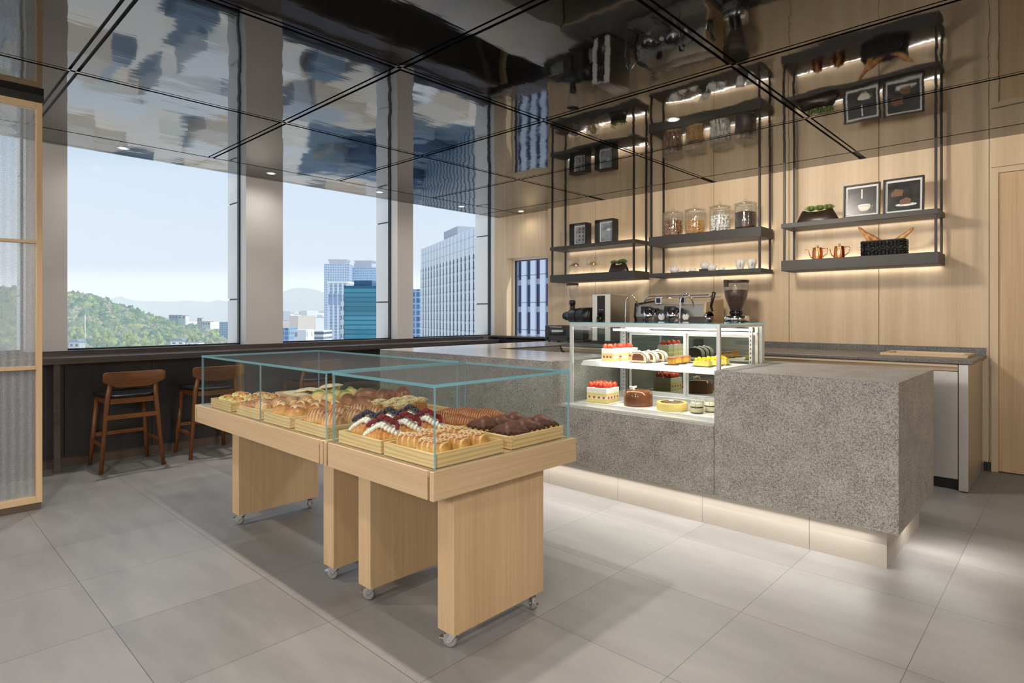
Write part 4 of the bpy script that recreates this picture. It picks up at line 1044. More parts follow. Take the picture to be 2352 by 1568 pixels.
def dome(rx, ry, h, flat=.25, ridge=None, lump=.0):
    m = MB()
    def fn(d):
        z_ = d.z*h if d.z > 0 else d.z*h*flat
        k_ = 1 + lump*noise.noise(d*2.3)
        p = Vector((d.x*rx*k_, d.y*ry*k_, h*flat + z_*k_))
        if ridge and d.z > -.2: p += d*ridge[1]*sin(ridge[0]*(p.x if ridge[2] == 'x' else p.y))
        return p
    m.blob(fn, 32, 18); return m
POS = {2: ['left', 'right'], 3: ['front', 'middle', 'back']}
def put(proto, x, y, z=SL, rz=0, label=None, group=None, tilt=(0, 0), first=[None]):
    if first[0] is not proto and 'placed' not in proto: 
        proto['placed'] = 1; o = proto
        if label: o['label'] = label
        if group: o['group'] = group
    else: o = dup(proto, label=label, group=group)
    o.location = (x, y, z); o.rotation_euler = (tilt[0], tilt[1], rz); return o

# tray 1: flatbreads with tomato and pepper
p0 = thing('topped_flatbread', '', 'bread')
dome(.062, .045, .026, .35, lump=.12).build('crust', M['pizza'], p0)
m = MB()
for i in range(3): m.ball((-.03 + .03*i, .012*(-1)**i, .030), .0125, .0115, .006, 10, 6)
m.build('tomato_slices', M['tomato'], p0)
m = MB()
for i in range(9): m.cbox((rnd.uniform(-.042, .042), rnd.uniform(-.026, .026), .031), .02, .004, .004, 0, Matrix.Rotation(rnd.uniform(0, 3), 3, 'Z'))
m.build('pepper_strips', M['herb'], p0)
m = MB()
for i in range(26):
    a = 2*pi*i/26; m.ball((.056*cos(a), .040*sin(a), .016 + .004*(i % 2)), .009, .008, .008, 7, 5)
m.build('cheese_edge', M['cheese'], p0)
lab = ['front left corner', 'front right', 'middle left', 'middle right', 'back left', 'back right', 'leaning on top of the others']
for i, (dx, dy) in enumerate(((.075, .07), (.205, .075), (.08, .165), (.21, .17), (.085, .265), (.21, .27), (.145, .12))):
    put(p0, -3.80 + dx, 1.312 + dy, SL + (.022 if i == 6 else .002), rnd.uniform(-.6, .6), 'flatbread topped with tomato and pepper, %s of its tray' % lab[i], 'topped flatbreads', (.08, .1))
# tray 2: braids and grooved rolls
m = MB()
for k_ in range(3):
    pts = []
    for i in range(37):
        t_ = i/36; a = 2*pi*(t_*2.0 + k_/3)
        pts.append((-.072 + .144*t_, .019*sin(a)*(1 - .5*abs(2*t_ - 1)**3), .021 + .008*sin(2*a)))
    m.tube(pts, [.0145*(1 - .45*abs(2*i/36 - 1)**4) for i in range(37)], 9)
b0 = m.build('braided_bread', M['braid']); tag(b0, '', 'bread')
for i in range(5): put(b0, -3.352, 1.362 + i*.063, SL - .002 + (.006 if i % 2 else 0), .55 + .2*(i % 2), 'twisted braid bread, number %s from the front of its tray' % ['one', 'two', 'three', 'four', 'five'][i], 'braided breads')
r0 = dome(.040, .060, .052, .22, (420, .0012, 'y')).build('grooved_roll', M['roll']); tag(r0, '', 'bread roll')
for i in range(4): put(r0, -3.222 + .018*(i % 2), 1.372 + i*.077, SL, 1.45 + .25*(i % 2), 'pale grooved roll, %s beside the braids' % ['nearest', 'second', 'third', 'farthest'][i], 'grooved rolls')
# tray 3: star-cut buns with cheese
s0_ = thing('star_bun', '', 'bun')
m = MB()
def fn(d):
    az = atan2(d.y, d.x); k_ = 1 - .10*max(0, cos(2*az))**6*max(0, d.z) ; z_ = d.z*.05 if d.z > 0 else d.z*.013
    return Vector((d.x*.054*k_, d.y*.054*k_, .013 + z_ + .006*max(0, d.z)*max(0, cos(4*az))*(1 - d.z)))
m.blob(fn, 40, 18); m.build('bun', M['star'], s0_)
m = MB()
for a in (0, pi/2): m.tube([(cos(a)*r_*.038, sin(a)*r_*.038, .064 - .018*r_*r_) for r_ in (-1, -.6, -.2, .2, .6, 1)], [.002, .008, .011, .011, .008, .002], 8, flat=.45)
m.build('cheese_cross', M['cheese'], s0_)
for r_ in range(3):
    for c_ in range(2): put(s0_, -3.005 + c_*.135 - .004*r_, 1.378 + r_*.105 + .008*c_, SL, rnd.uniform(0, 3), 'star-cut bun with cheese cross, %s %s of its tray' % (POS[3][r_], POS[2][c_]), 'star-cut buns', (0, 0))
# tray 4: striped round breads
m = dome(.060, .052, .062, .2, (420, .0012, 'x')); q0 = m.build('striped_bread', M['bun']); tag(q0, '', 'bread')
for r_ in range(3):
    for c_ in range(2): put(q0, -2.652 + c_*.142 + .004*r_, 1.382 + r_*.105, SL, .75 + rnd.uniform(-.25, .25), 'round bread with pale stripes, %s %s of its tray' % (POS[3][r_], POS[2][c_]), 'striped round breads')
# back trays
f0 = dome(.072, .066, .020, .35, lump=.08).build('flat_cookie', M['flat']); tag(f0, '', 'cookie')
FL = [(-3.735, 1.775, 0, 0), (-3.60, 1.765, 0, 0), (-3.73, 1.91, 0, 0), (-3.585, 1.90, 0, 0), (-3.66, 1.83, .021, .15), (-3.56, 1.845, .026, -.2), (-3.60, 1.96, .03, .2), (-3.50 - .04, 1.94, .045, -.15)]
for i, (X, Y, dz, tl) in enumerate(FL): put(f0, X, Y, SL + dz, i, 'big flat speckled cookie, %s' % ['front left of the tray', 'front right of the tray', 'back left of the tray', 'back right of the tray', 'left one of the upper layer', 'front one of the upper layer', 'rear one of the upper layer', 'topmost one leaning right'][i], 'flat cookies', (tl*.5, tl))
g0 = thing('green_topped_bun', '', 'bun'); dome(.050, .046, .050, .22).build('bun', M['green_bun'], g0)
m = MB(); m.blob(lambda d: Vector((-.016 + d.x*.036*(1 + .25*sin(5*atan2(d.y, d.x))*(d.z < .4)), d.y*.03, .033 + d.z*.0305 + .004 - .5*abs(d.y)**2*.03 + d.x*.012)), 24, 12); m.build('green_icing', M['matcha'], g0)
for r_ in range(3):
    for c_ in range(2): put(g0, -3.345 + c_*.125, 1.755 + r_*.105, SL, .3 + rnd.uniform(-.3, .3), 'pale bun with green topping, %s %s of its tray' % (POS[3][r_], POS[2][c_]), 'green-topped buns')
o0 = dome(.078, .045, .058, .3, lump=.03).build('oval_bread', M['oval']); tag(o0, '', 'bread')
for i, (X, Y, dz, rz, tl) in enumerate(((-3.02, 1.755, 0, -.25, 0), (-2.865, 1.765, 0, .35, 0), (-2.99, 1.86, .022, .9, .1), (-2.87, 1.885, .03, -.75, .22), (-2.98, 1.975, .012, .3, 0), (-2.83, 1.985, .035, -.7, .2))):
    put(o0, X, Y, SL + dz, rz, 'smooth brown oval bread, %s' % ['front left of the tray', 'front right of the tray', 'left one on the pile', 'middle one slanting across the pile', 'back left of the pile', 'back right on top of the pile'][i], 'brown oval breads', (0, tl))
l0 = thing('mini_loaf', '', 'mini loaf')
m = MB(); m.box(-.036, .036, -.028, .028, 0, .05); l_ = m.build('loaf_body', M['loaf'], l0, bevel=.008, seg=3)
m = MB(); m.blob(lambda d: Vector((sg(d.x, .6)*.0385, sg(d.y, .6)*.030, .052 + d.z*(.021 if d.z > 0 else .014) + .003*noise.noise(d*6))), 22, 12)
for i in range(85):
    a, b = rnd.uniform(-.037, .037), rnd.uniform(-.028, .028); m.ball((a, b, .0755 - 7*(a*a + b*b)), rnd.uniform(.003, .006), .004, .004, 6, 4)
m.build('crumb_top', M['crumb'], l0)
k_ = 0
for r_ in range(3):
    for c_ in range(3):
        if (r_, c_) in ((2, 2), (1, 2)): continue
        put(l0, -2.685 + c_*.097 + (.02 if r_ == 1 else 0), 1.745 + r_*.088, SL, 1.57 + rnd.uniform(-.1, .1), 'crumb-topped mini loaf, %s row %s' % (POS[3][r_], ['left', 'centre', 'right'][c_]), 'crumb-topped mini loaves')

# ---- croissant skins
def croissant(L, R, H, peak, ridges, bend, rd=.10, nseg=56, nring=14, pw=.75):
    m = MB(); rings = []
    for i in range(nseg + 1):
        t_ = 2*i/nseg - 1; r_ = max(.0015, (1 - abs(t_)**2.2)**pw)
        r_ *= 1 + peak*math.exp(-(t_*3.2)**2)
        if ridges: r_ *= 1 + rd*(abs(sin(ridges*pi*t_)) - .5)
        c = Vector((t_*L, bend*t_*t_, 0))
        rings.append(m.ring([c + Vector((0, R*r_*cos(2*pi*k_/nring), H*(r_*.85*sin(2*pi*k_/nring) if sin(2*pi*k_/nring) > 0 else .35*min(r_, 1)*sin(2*pi*k_/nring)) + H*.35)) for k_ in range(nring)]))
    for a, b in zip(rings, rings[1:]): m.bridge(a, b)
    m.face(rings[0][::-1], 0, True); m.face(rings[-1], 0, True); return m
def berry_croissant(nm, berry, mat_):
    c_ = thing('%s_croissant' % nm, '', 'croissant'); croissant(.086, .042, .042, .35, 4.5, .018, .10).build('croissant', M['pastry'], c_)
    m = MB(); r2 = random.Random(5)
    for i in range(13):
        t_ = -.88 + 1.76*i/12; w_ = .029*(1 - t_*t_*.6); z_ = .013 + .045*(1 - abs(t_)**2.2)**.75*(1 + .35*math.exp(-(t_*3.2)**2))
        for s_ in (-1, 1): m.ball((t_*.084, s_*w_ + .018*t_*t_, z_ - .007), .0092, .0085, .0095, 10, 7)
        m.ball((t_*.084, .018*t_*t_, z_ - .002), .010, .023*(1 - .5*t_*t_), .009, 10, 7)
    m.build('whipped_cream', M['cream'], c_)
    b_ = MB()
    if nm == 'blueberry': b_.ball((0, 0, 0), .0085, nu=12, nv=8)
    else:
        b_.ball((0, 0, 0), .0065, nu=8, nv=6)
        for i in range(16):
            z_ = 1 - 2*(i + .5)/16; a = i*2.4; s_ = sqrt(1 - z_*z_); b_.ball((s_*cos(a)*.0068, s_*sin(a)*.0068, z_*.0068), .003, nu=6, nv=4)
    b0_ = b_.build(nm, mat_, c_); k_ = 0
    for i in range(40):
        t_ = -.84 + 1.68*(i + r2.random())/40; z_ = .034 + .045*(1 - abs(t_)**2.2)**.75*(1 + .35*math.exp(-(t_*3.2)**2))
        o = b0_ if i == 0 else b0_.copy()
        if i: COL.objects.link(o); o.parent = c_
        o.location = (t_*.078, r2.uniform(-.017, .017) + .018*t_*t_, z_ + r2.uniform(0, .007)); o.rotation_euler = (r2.uniform(0, 6), r2.uniform(0, 6), 0)
    return c_
bc_ = berry_croissant('blueberry', 0, M['blueberry']); rc_ = berry_croissant('raspberry', 0, M['raspberry'])
for r_ in range(3):
    put(bc_, -2.255 + .006*r_, 1.400 + r_*.105, SL, .55, 'cream croissant topped with blueberries, %s of three' % POS[3][r_], 'blueberry cream croissants')
    put(rc_, -2.105 + .004*r_, 1.378 + r_*.108, SL, .62, 'cream croissant topped with red raspberries, %s of three' % POS[3][r_], 'raspberry cream croissants')
# tray 6: iced flaky pastries
i0 = thing('iced_pastry', '', 'pastry')
m = MB()
m.blob(lambda d: Vector((sg(d.x, .72)*.066, sg(d.y, .62)*.040*(1 + .05*sin(250*sg(d.x, .72)*.066)), .025 + (sg(d.z, .7)*.030 if d.z > 0 else sg(d.z, .5)*.025) + .0022*sin(250*sg(d.x, .72)*.066)*(d.z > 0))), 48, 20)
m.build('flaky_body', M['flaky'], i0)
m = MB()
for k_ in range(5):
    pts = []
    for i in range(13):
        y_ = -.034 + .068*i/12; x_ = -.045 + k_*.021 + .012*sin(i*1.3 + k_); zz = .0555 - 11*y_*y_*abs(y_)*8 - .004*(abs(x_)/.06)**3
        pts.append((x_, y_, zz))
    m.tube(pts, .0015, 5)
m.build('icing_drizzle', M['icing'], i0)
for r_ in range(3):
    for c_ in range(2): put(i0, -1.905 + c_*.142, 1.372 + r_*.095 + .012*(1 - c_), SL, .42 + rnd.uniform(-.12, .12), 'flaky pastry with icing threads, %s %s of the corner tray' % (POS[3][r_], POS[2][c_]), 'iced flaky pastries')
# tray 7: ridged croissants, tray 8: chocolate croissants
c0 = croissant(.092, .038, .046, .1, 9, .012, .07, 96, pw=.6).build('ridged_croissant', M['ridged']); tag(c0, '', 'croissant')
for i, (X, Y, rz, dz) in enumerate(((-2.245, 1.77, .75, 0), (-2.10, 1.775, .5, 0), (-2.245, 1.86, .6, .006), (-2.10, 1.865, .4, .012), (-2.24, 1.95, .65, 0), (-2.10, 1.955, .5, .01))):
    put(c0, X, Y, SL + dz, rz, 'ridged brown croissant, %s %s of its tray' % (POS[3][i//2], POS[2][i % 2]), 'ridged brown croissants')
h0 = thing('chocolate_croissant', '', 'croissant'); croissant(.085, .036, .030, .35, 5, .014, .12).build('croissant', M['pastry'], h0)
m = croissant(.088, .041, .040, .34, 0, .016, 0, 60, 16, .7)
m.v = [(x_, y_, z_ + .0045*noise.noise(Vector((x_, y_, z_))*70) + .005 + (.006*sin(x_*260 + y_*60) if z_ < .014 else 0)) for x_, y_, z_ in m.v]; m.build('chocolate_coat', M['choco'], h0)
for i, (X, Y, rz, dz) in enumerate(((-1.925, 1.782, .62, .006), (-1.775, 1.785, .55, 0), (-1.925, 1.872, .5, 0), (-1.772, 1.872, .6, .006), (-1.92, 1.96, .6, .004), (-1.768, 1.962, .5, .01))):
    put(h0, X, Y, SL + dz, rz, 'chocolate-coated croissant, %s %s of its tray' % (POS[3][i//2], POS[2][i % 2]), 'chocolate croissants')

# ================================================================ CAKES IN THE CASE
def berry(m, c, r=.014, h=.024):
    m.lathe([(0, 0), (r*.75, .001), (r, h*.3), (r*.8, h*.62), (r*.35, h*.92), (0, h)], c, 12, caps=False)
def strawberries(parent, pts, r=.014, h=.024):
    m = MB(); berry(m, (0, 0, 0), r, h); o = m.build('strawberry', M['strawberry'], parent)
    for i, p in enumerate(pts):
        q = o if i == 0 else o.copy()
        if i: COL.objects.link(q); q.parent = parent
        q.location = p; q.rotation_euler = (rnd.uniform(-.25, .25), rnd.uniform(-.25, .25), i)
SPONGE, CREAM_, RED = srgb(242,222,140), srgb(250,246,236), srgb(196,70,58)
M['short'] = layered('shortcake_layers', [(0, SPONGE), (.26, CREAM_), (.40, SPONGE), (.62, CREAM_)], h=.11)
ZL, ZU = Z0 + .0205, SHF + .0005
wc = thing('strawberry_cake', 'whole square strawberry shortcake on the case floor', 'cake', (-2.545, 3.515, ZL), .06)
m = MB(); m.box(-.085, .085, -.085, .085, 0, .105); m.build('cake_body', M['short'], wc, bevel=.004)
m = MB()
for i in range(4):
    m.ball((-.06 + .04*i, -.0855, .038), .011, .0015, .008, 10, 6); m.ball((.0855, -.06 + .04*i, .038), .0015, .011, .008, 10, 6)
m.build('strawberry_slices', plain('strawberry_cut', RED, .5), wc)
strawberries(wc, [(-.06 + .04*i + rnd.uniform(-.005, .005), -.06 + .04*k_ + rnd.uniform(-.005, .005), .104) for i in range(4) for k_ in range(4)], .021, .042)
sl0 = thing('strawberry_slice', '', 'cake slice')
m = MB(); m.box(-.052, .052, -.034, .034, 0, .088); m.build('slice_body', layered('slice_layers', [(0, SPONGE), (.24, CREAM_), (.40, SPONGE), (.62, CREAM_)], h=.088), sl0, bevel=.003)
m = MB()
for i in range(3): m.ball((-.03 + .028*i, -.0345, .03), .011, .0015, .008, 10, 6)
m.build('strawberry_slices', plain('strawberry_cut_slice', RED, .5), sl0)
strawberries(sl0, [(-.034, -.012, .087), (-.008, .006, .087), (.02, -.01, .087), (-.02, .018, .087)], .017, .036)
for i, lab in enumerate(('nearest of three', 'middle of three', 'farthest of three')): put(sl0, -2.475 + .012*i, 3.505 + i*.105, ZU, .05, 'strawberry shortcake slice on the upper shelf, %s' % lab, 'strawberry shortcake slices')
M['ganache'] = plain('milk_chocolate_glaze', srgb(112,66,38), .12); M['dark_glaze'] = plain('dark_glaze', srgb(48,28,22), .15)
ch = thing('chocolate_cake', 'tall glossy milk chocolate cake on the case floor', 'cake', (-2.255, 3.53, ZL))
m = MB(); m.lathe([(.098, 0), (.100, .01), (.098, .075), (.09, .098), (.07, .108), (0, .109)], n=48, caps=False); m.face(m.ring([(.098*cos(2*pi*i/24), .098*sin(2*pi*i/24), 0) for i in range(24)])); m.build('glazed_body', M['ganache'], ch)
m = MB()
for i in range(9): m.cbox((-.045 + rnd.uniform(-.025, .03), -.01 + rnd.uniform(-.03, .03), .115 + .005*(i % 3)), .022, .012, .005, 0, Matrix.Rotation(i, 3, 'X') @ Matrix.Rotation(i*1.7, 3, 'Y'))
m.build('chocolate_curls', M['cream'], ch)
m = MB(); m.cyl((0, 0, -.0004), (0, 0, .003), .115, n=36)
tt = thing('cheese_tart', 'round yellow cheese tart with a white almond on top', 'tart', (-1.985, 3.515, ZL))
m = MB(); m.lathe([(.098, 0), (.102, .008), (.101, .046), (.095, .052), (.088, .05), (0, .049)], n=44, caps=False); m.face(m.ring([(.098*cos(2*pi*i/24), .098*sin(2*pi*i/24), 0) for i in range(24)])); m.build('tart_body', bread('tart_body', srgb(248,226,140), srgb(246,220,130), srgb(232,190,100), 0, .06), tt)
m = MB(); m.lathe([(.078, .0495), (.07, .0525), (0, .053)], n=36, caps=False); m.build('burnt_top', M['ganache'], tt)
m = MB(); m.ball((0, -.01, .060), .018, .013, .006, 14, 8); m.build('almond', M['cream'], tt)
jr = None
for X, Y, lab in ((-1.80, 3.50, 'clip-top pudding jar on the case floor, front one'), (-1.755, 3.60, 'clip-top pudding jar half hidden by the stone block')):
    if jr is None:
        jr = thing('pudding_jar', lab, 'pudding jar', (X, Y, ZL), group='clip-top pudding jars')
        m = MB(); m.lathe([(.038, .001), (.042, .006), (.042, .07), (.037, .078), (.037, .082)], n=28, caps=False); m.face(m.ring([(.038*cos(2*pi*i/20), .038*sin(2*pi*i/20), .001) for i in range(20)])); m.build('jar_body', M['jar_glass'], jr)
        m = MB(); m.lathe([(0, .003), (.038, .004), (.041, .01), (.041, .064), (0, .065)], n=28, caps=False); m.build('pudding', layered('pudding_layers', [(0, srgb(120,76,44)), (.12, srgb(240,228,186)), (.55, srgb(52,34,24)), (.68, srgb(240,228,186))], h=.065), jr)
        m = MB(); m.lathe([(.040, .082), (.042, .086), (.038, .091), (0, .092)], n=28, caps=False); m.build('glass_lid', M['jar_glass'], jr)
        m = MB()
        for s_ in (-.014, .014): m.tube([(s_, -.044, .03), (s_, -.0455, .06), (s_, -.044, .086), (s_*.6, -.03, .094)], .0012, 5)
        m.tube([(.043*cos(2*pi*i/24), .043*sin(2*pi*i/24), .074) for i in range(25)], .0012, 5); m.build('wire_clip', M['steel'], jr)
    else: dup(jr, (X, Y, ZL), label=lab)
r0_ = thing('chocolate_roll_slice', '', 'cake slice')
arch = [(-.062, 0), (.062, 0)] + [(.062*cos(a)*1.0 if cos(a) > 0 else -.062*abs(cos(a))**.35, .018 + .055*sin(a)**.8) for a in [pi*i/12 for i in range(1, 12)]]
m = MB(); m.prism(arch, -.024, .024, 'y', 0); m.build('roll_body', M['dark_glaze'], r0_, bevel=.002)
m = MB(); m.prism([(x_*.95, .001 + z_*.94) for x_, z_ in arch], -.0244, -.0236, 'y'); m.build('cream_face', plain('cream_layer', srgb(228,200,164), .5), r0_)
m = MB(); m.prism([(x_*.72 - .006, .016 + (z_ - .0)*.62) for x_, z_ in arch], -.0250, -.0243, 'y'); m.build('sponge_swirl', plain('cocoa_sponge', srgb(104,58,34), .7), r0_)
m = MB()
for yy in (-.020, -.010, 0, .010, .020): m.tube([(x_*1.01, yy, z_*1.012) for x_, z_ in arch[1:]], .0019, 5)
m.build('white_stripes', M['cream'], r0_)
m = MB(); m.prism([(x_*1.0, z_*1.0) for x_, z_ in arch], .0243, .0262, 'y'); m.build('dark_back', M['dark_glaze'], r0_)
m = MB(); m.ball((-.01, 0, .077), .012, .009, .007, 10, 6); m.build('white_pearl', M['cream'], r0_)
m = MB(); m.box(-.072, .075, -.03, .03, -.0008, .0025); bd = m.build('black_card', M['black'], r0_)
for i, lab in enumerate(('nearest', 'middle', 'farthest')): put(r0_, -2.225 + .012*i, 3.51 + i*.10, ZU + .0008, .05, 'striped chocolate roll slice on the upper shelf, %s' % lab, 'chocolate roll slices')
cu0 = thing('caramel_cube', '', 'petit four')
m = MB(); m.box(-.022, .022, -.022, .022, .003, .05); m.build('cube', bread('caramel', srgb(246,190,80), srgb(236,168,60), srgb(150,82,30), 0, .05), cu0, bevel=.005)
m = MB(); m.lathe([(0, 0), (.036, 0), (.044, .006), (.042, .007), (0, .003)], n=24, caps=False, sx=1.25); m.build('dark_dish', M['pot'], cu0)
for i, lab in enumerate(('nearest', 'middle', 'farthest')): put(cu0, -1.975 - .005*i, 3.495 + i*.11, ZU, .1, 'small amber cube cake on dark dish, %s' % lab, 'amber cube cakes')
mt0 = thing('mango_tart', '', 'tart')
m = MB(); m.box(-.055, .055, -.024, .024, .0025, .036); m.build('tart_base', bread('tart_base', srgb(236,204,96), srgb(246,224,120), srgb(236,206,90), 0, .04), mt0, bevel=.003)
m = MB()
for i in range(7): m.cbox((-.042 + .0145*i, rnd.uniform(-.01, .01), .044 + .006*(i % 2)), .017, .018, .015, 0, Matrix.Rotation(i, 3, 'Z') @ Matrix.Rotation(.5*i, 3, 'X'))
m.build('mango_cubes', plain('mango', srgb(246,206,30), .3), mt0, bevel=.002)
m = MB(); m.box(-.065, .065, -.03, .03, -.0003, .0025); m.build('black_card', M['black'], mt0)
for i, lab in enumerate(('nearest', 'middle', 'farthest')): put(mt0, -1.762 + .01*i, 3.505 + i*.105, ZU + .0005, -.05, 'yellow mango tart slice on the upper shelf, %s' % lab, 'mango tart slices')
# ================================================================ THE CITY BEYOND THE WINDOWS
GZ = -60.0
def facade(name, wall, glass, px, pz, fx, fz, rough=.25, off=0.0, spec=.5):
    t = NT(name); v = t.coord(); x, y, z = t.sep(v)
    h = t.math('ADD', t.math('ADD', x, y), off + 500.0)
    a = t.math('LESS_THAN', t.math('FRACT', t.math('DIVIDE', h, px)), fx); b = t.math('LESS_THAN', t.math('FRACT', t.math('DIVIDE', t.math('ADD', z, 500.0), pz)), fz)
    k = t.math('MULTIPLY', a, b)
    wn = t.n('ShaderNodeTexWhiteNoise', _noise_dimensions='2D'); cv = t.n('ShaderNodeCombineXYZ')
    t.t.links.new(t.math('FLOOR', t.math('DIVIDE', h, px)), cv.inputs[0]); t.t.links.new(t.math('FLOOR', t.math('DIVIDE', t.math('ADD', z, 500.0), pz)), cv.inputs[1]); t.t.links.new(cv.outputs[0], wn.inputs[0])
    g = t.mix(wn.outputs[0], tuple(c*.72 for c in glass[:3]) + (1,), tuple(min(1, c*1.3) for c in glass[:3]) + (1,))
    t.bsdf(Base_Color=t.mix(k, wall, g), Roughness=t.math('SUBTRACT', .6, t.math('MULTIPLY', k, .6 - rough))); return t.mat
def block(name, label, u0, u1, vtop, d, depth, mt, turn=0.0, group=None, cat='building', zb=GZ):
    c = far((u0 + u1)/2, vtop, d); w_ = (u1 - u0)*d/F_PX
    b = thing(name, label, cat, (c.x, c.y, zb), TH + turn, group)
    m = MB(); m.box(-w_/2, w_/2, 0, depth, 0, c.z - zb); m.build('facade', mt, b); b['_w'] = w_; b['_h'] = c.z - zb
    return b, w_, c.z - zb
# ground
t = NT('city_ground'); v = t.coord(); vo = t.n('ShaderNodeTexVoronoi', Scale=.045, Randomness=.8); t.t.links.new(v, vo.inputs['Vector'])
n_ = t.noise(v, .02, 4, .6)
t.bsdf(Base_Color=t.mix(n_, t.ramp(t.sep(vo.outputs['Color'])[0], [(0, srgb(176,174,172)), (.2, srgb(222,216,208)), (.62, srgb(168,176,150)), (.7, srgb(196,160,136)), (.8, srgb(222,218,210))], 'CONSTANT'), srgb(238,231,220)), Roughness=.9); M['city_ground'] = t.mat
m = MB(); m.box(-9000, 900, -6000, 9000, GZ - 5, GZ); struct(m.build('ground', M['city_ground']))
# wooded hill
sil = [(-900, 640), (0, 652), (158, 664), (196, 667), (241, 678), (262, 688), (311, 705), (358, 722), (400, 729), (443, 738), (485, 750), (520, 761), (560, 778), (640, 815), (760, 880)]
def vtop(u):
    for (a, va), (b, vb) in zip(sil, sil[1:]):
        if a <= u <= b: return va + (vb - va)*(u - a)/(b - a)
    return sil[0][1] if u < sil[0][0] else sil[-1][1]
def hz(u, d):
    zt = EYE - (vtop(u) + 6 - CY)*1720/F_PX - 14; zb = EYE - (806 - CY)*960/F_PX
    if d < 960: return GZ - .5
    if d < 1720: f_ = (d - 960)/760; return zb + (zt - zb)*(f_**1.15) + 4*noise.noise(Vector((u*.02, d*.007, 0)))
    f_ = (d - 1720)/900; return zt + (GZ - zt)*min(1, f_*f_)
m = MB(); us = list(range(-900, 761, 30)); ds = [940, 960, 1000, 1060, 1130, 1200, 1280, 1360, 1440, 1520, 1620, 1720, 1850, 2050, 2300, 2620]
rows = [m.ring([Vector((far(u, 0, d).x, far(u, 0, d).y, hz(u, d))) for u in us]) for d in ds]
for a, b in zip(rows, rows[1:]): m.bridge(a, b, closed=False)
t = NT('hill_grass'); t.bsdf(Base_Color=t.ramp(t.noise(t.coord(), .08, 4), [(.35, srgb(70,92,58)), (.65, srgb(120,128,84))]), Roughness=.9); M['hill'] = t.mat
struct(m.build('hill_ground', M['hill']))
def leafmat(name, a, b):
    t = NT(name); v = t.coord(); n = t.noise(v, .55, 10, .82)
    t.bsdf(Base_Color=t.ramp(n, [(.33, a), (.66, b)]), Roughness=.8, Normal=t.bump(n, 1.0, .8)); return t.mat  # dark teal end of the ramp paints leaf shadow into the colour
LM = [leafmat('foliage_deep', srgb(18,66,72), srgb(84,126,80)), leafmat('foliage_mid', srgb(30,88,80), srgb(124,150,84)), leafmat('foliage_olive', srgb(70,100,80), srgb(154,156,104)), leafmat('foliage_bright', srgb(84,130,66), srgb(180,188,90)), leafmat('foliage_grey', srgb(118,120,100), srgb(172,166,140))]
rh = random.Random(21)
def crown(m, c, r, h, mi, nu=14, nv=10):
    s_ = Vector((rh.uniform(0, 50), rh.uniform(0, 50), rh.uniform(0, 50)))
    m.blob(lambda d: Vector(c) + Vector((d.x*r, d.y*r, (d.z + .55)*h*.62))*(.85 + .4*noise.noise(d*1.6 + s_) + .34*noise.noise(d*5 + s_) + .22*noise.noise(d*11 + s_)), nu, nv, mi)
m = MB()
for i in range(3000):
    u = rh.uniform(-130, 640); f_ = rh.random()**1.25; d = 965 + 755*f_
    if vtop(u) > 802: continue
    X = far(u, 0, d); z_ = hz(u, d)
    if z_ < EYE - (830 - CY)*d/F_PX: continue
    r = rh.uniform(5.5, 11.5)*(.85 + .5*f_)
    crown(m, (X.x, X.y, z_ - 4), r, r*1.5, rh.choices([0, 1, 2, 3, 4], [5, 6, 4, 2, 2])[0], 14, 10)
for i in range(90):    # thin growth along the ridge
    u = rh.uniform(-60, 540); X = far(u, 0, 1715); r = rh.uniform(7, 13); crown(m, (X.x, X.y, hz(u, 1715) - 2), r, r*1.7, rh.choice([0, 1, 4]), 14, 10)
o = m.build('forest', LM); tag(o, 'dense mixed green woodland covering the hill outside', 'forest', None, 'stuff')
pale = [(165, 775), (190, 768), (222, 772), (246, 770), (258, 778), (285, 779), (297, 776), (312, 782), (335, 786), (365, 780), (372, 790), (398, 786), (440, 780), (455, 782)]
wh = ['leftmost, at the white pier', 'second from the white pier', 'third, by the lamp pole', 'fourth, right of the lamp pole', 'fifth, in the pale clump', 'sixth, slender, at mid-window', 'seventh, slender, at mid-window', 'eighth, short and broad', 'ninth, broad and golden', 'tenth, tall and slim', 'eleventh, before the slim one', 'twelfth, above the pavilion', 'next to last, tall', 'last, nearest the window fin']
for (u, v), w_ in zip(pale, wh):
    d = 950; X = far(u, v, d); b = thing('poplar_tree', 'yellow-green tree at the foot of the hill, %s' % w_, 'tree', (X.x, X.y, X.z - 15), group='yellow-green trees at the hill foot')
    q = MB(); h_ = rh.uniform(20, 26)
    for k_ in range(5): crown(q, (rh.uniform(-3, 3), rh.uniform(-3, 3), h_*.16*k_ + 4), rh.uniform(4, 6)*(1.25 - .18*k_), 9.5, 0, 10, 8)
    q.build('foliage', LM[3], b)
    q = MB(); q.cyl((0, 0, -6), (0, 0, 10), .7, .5, n=8); q.build('trunk', M['soil'], b)
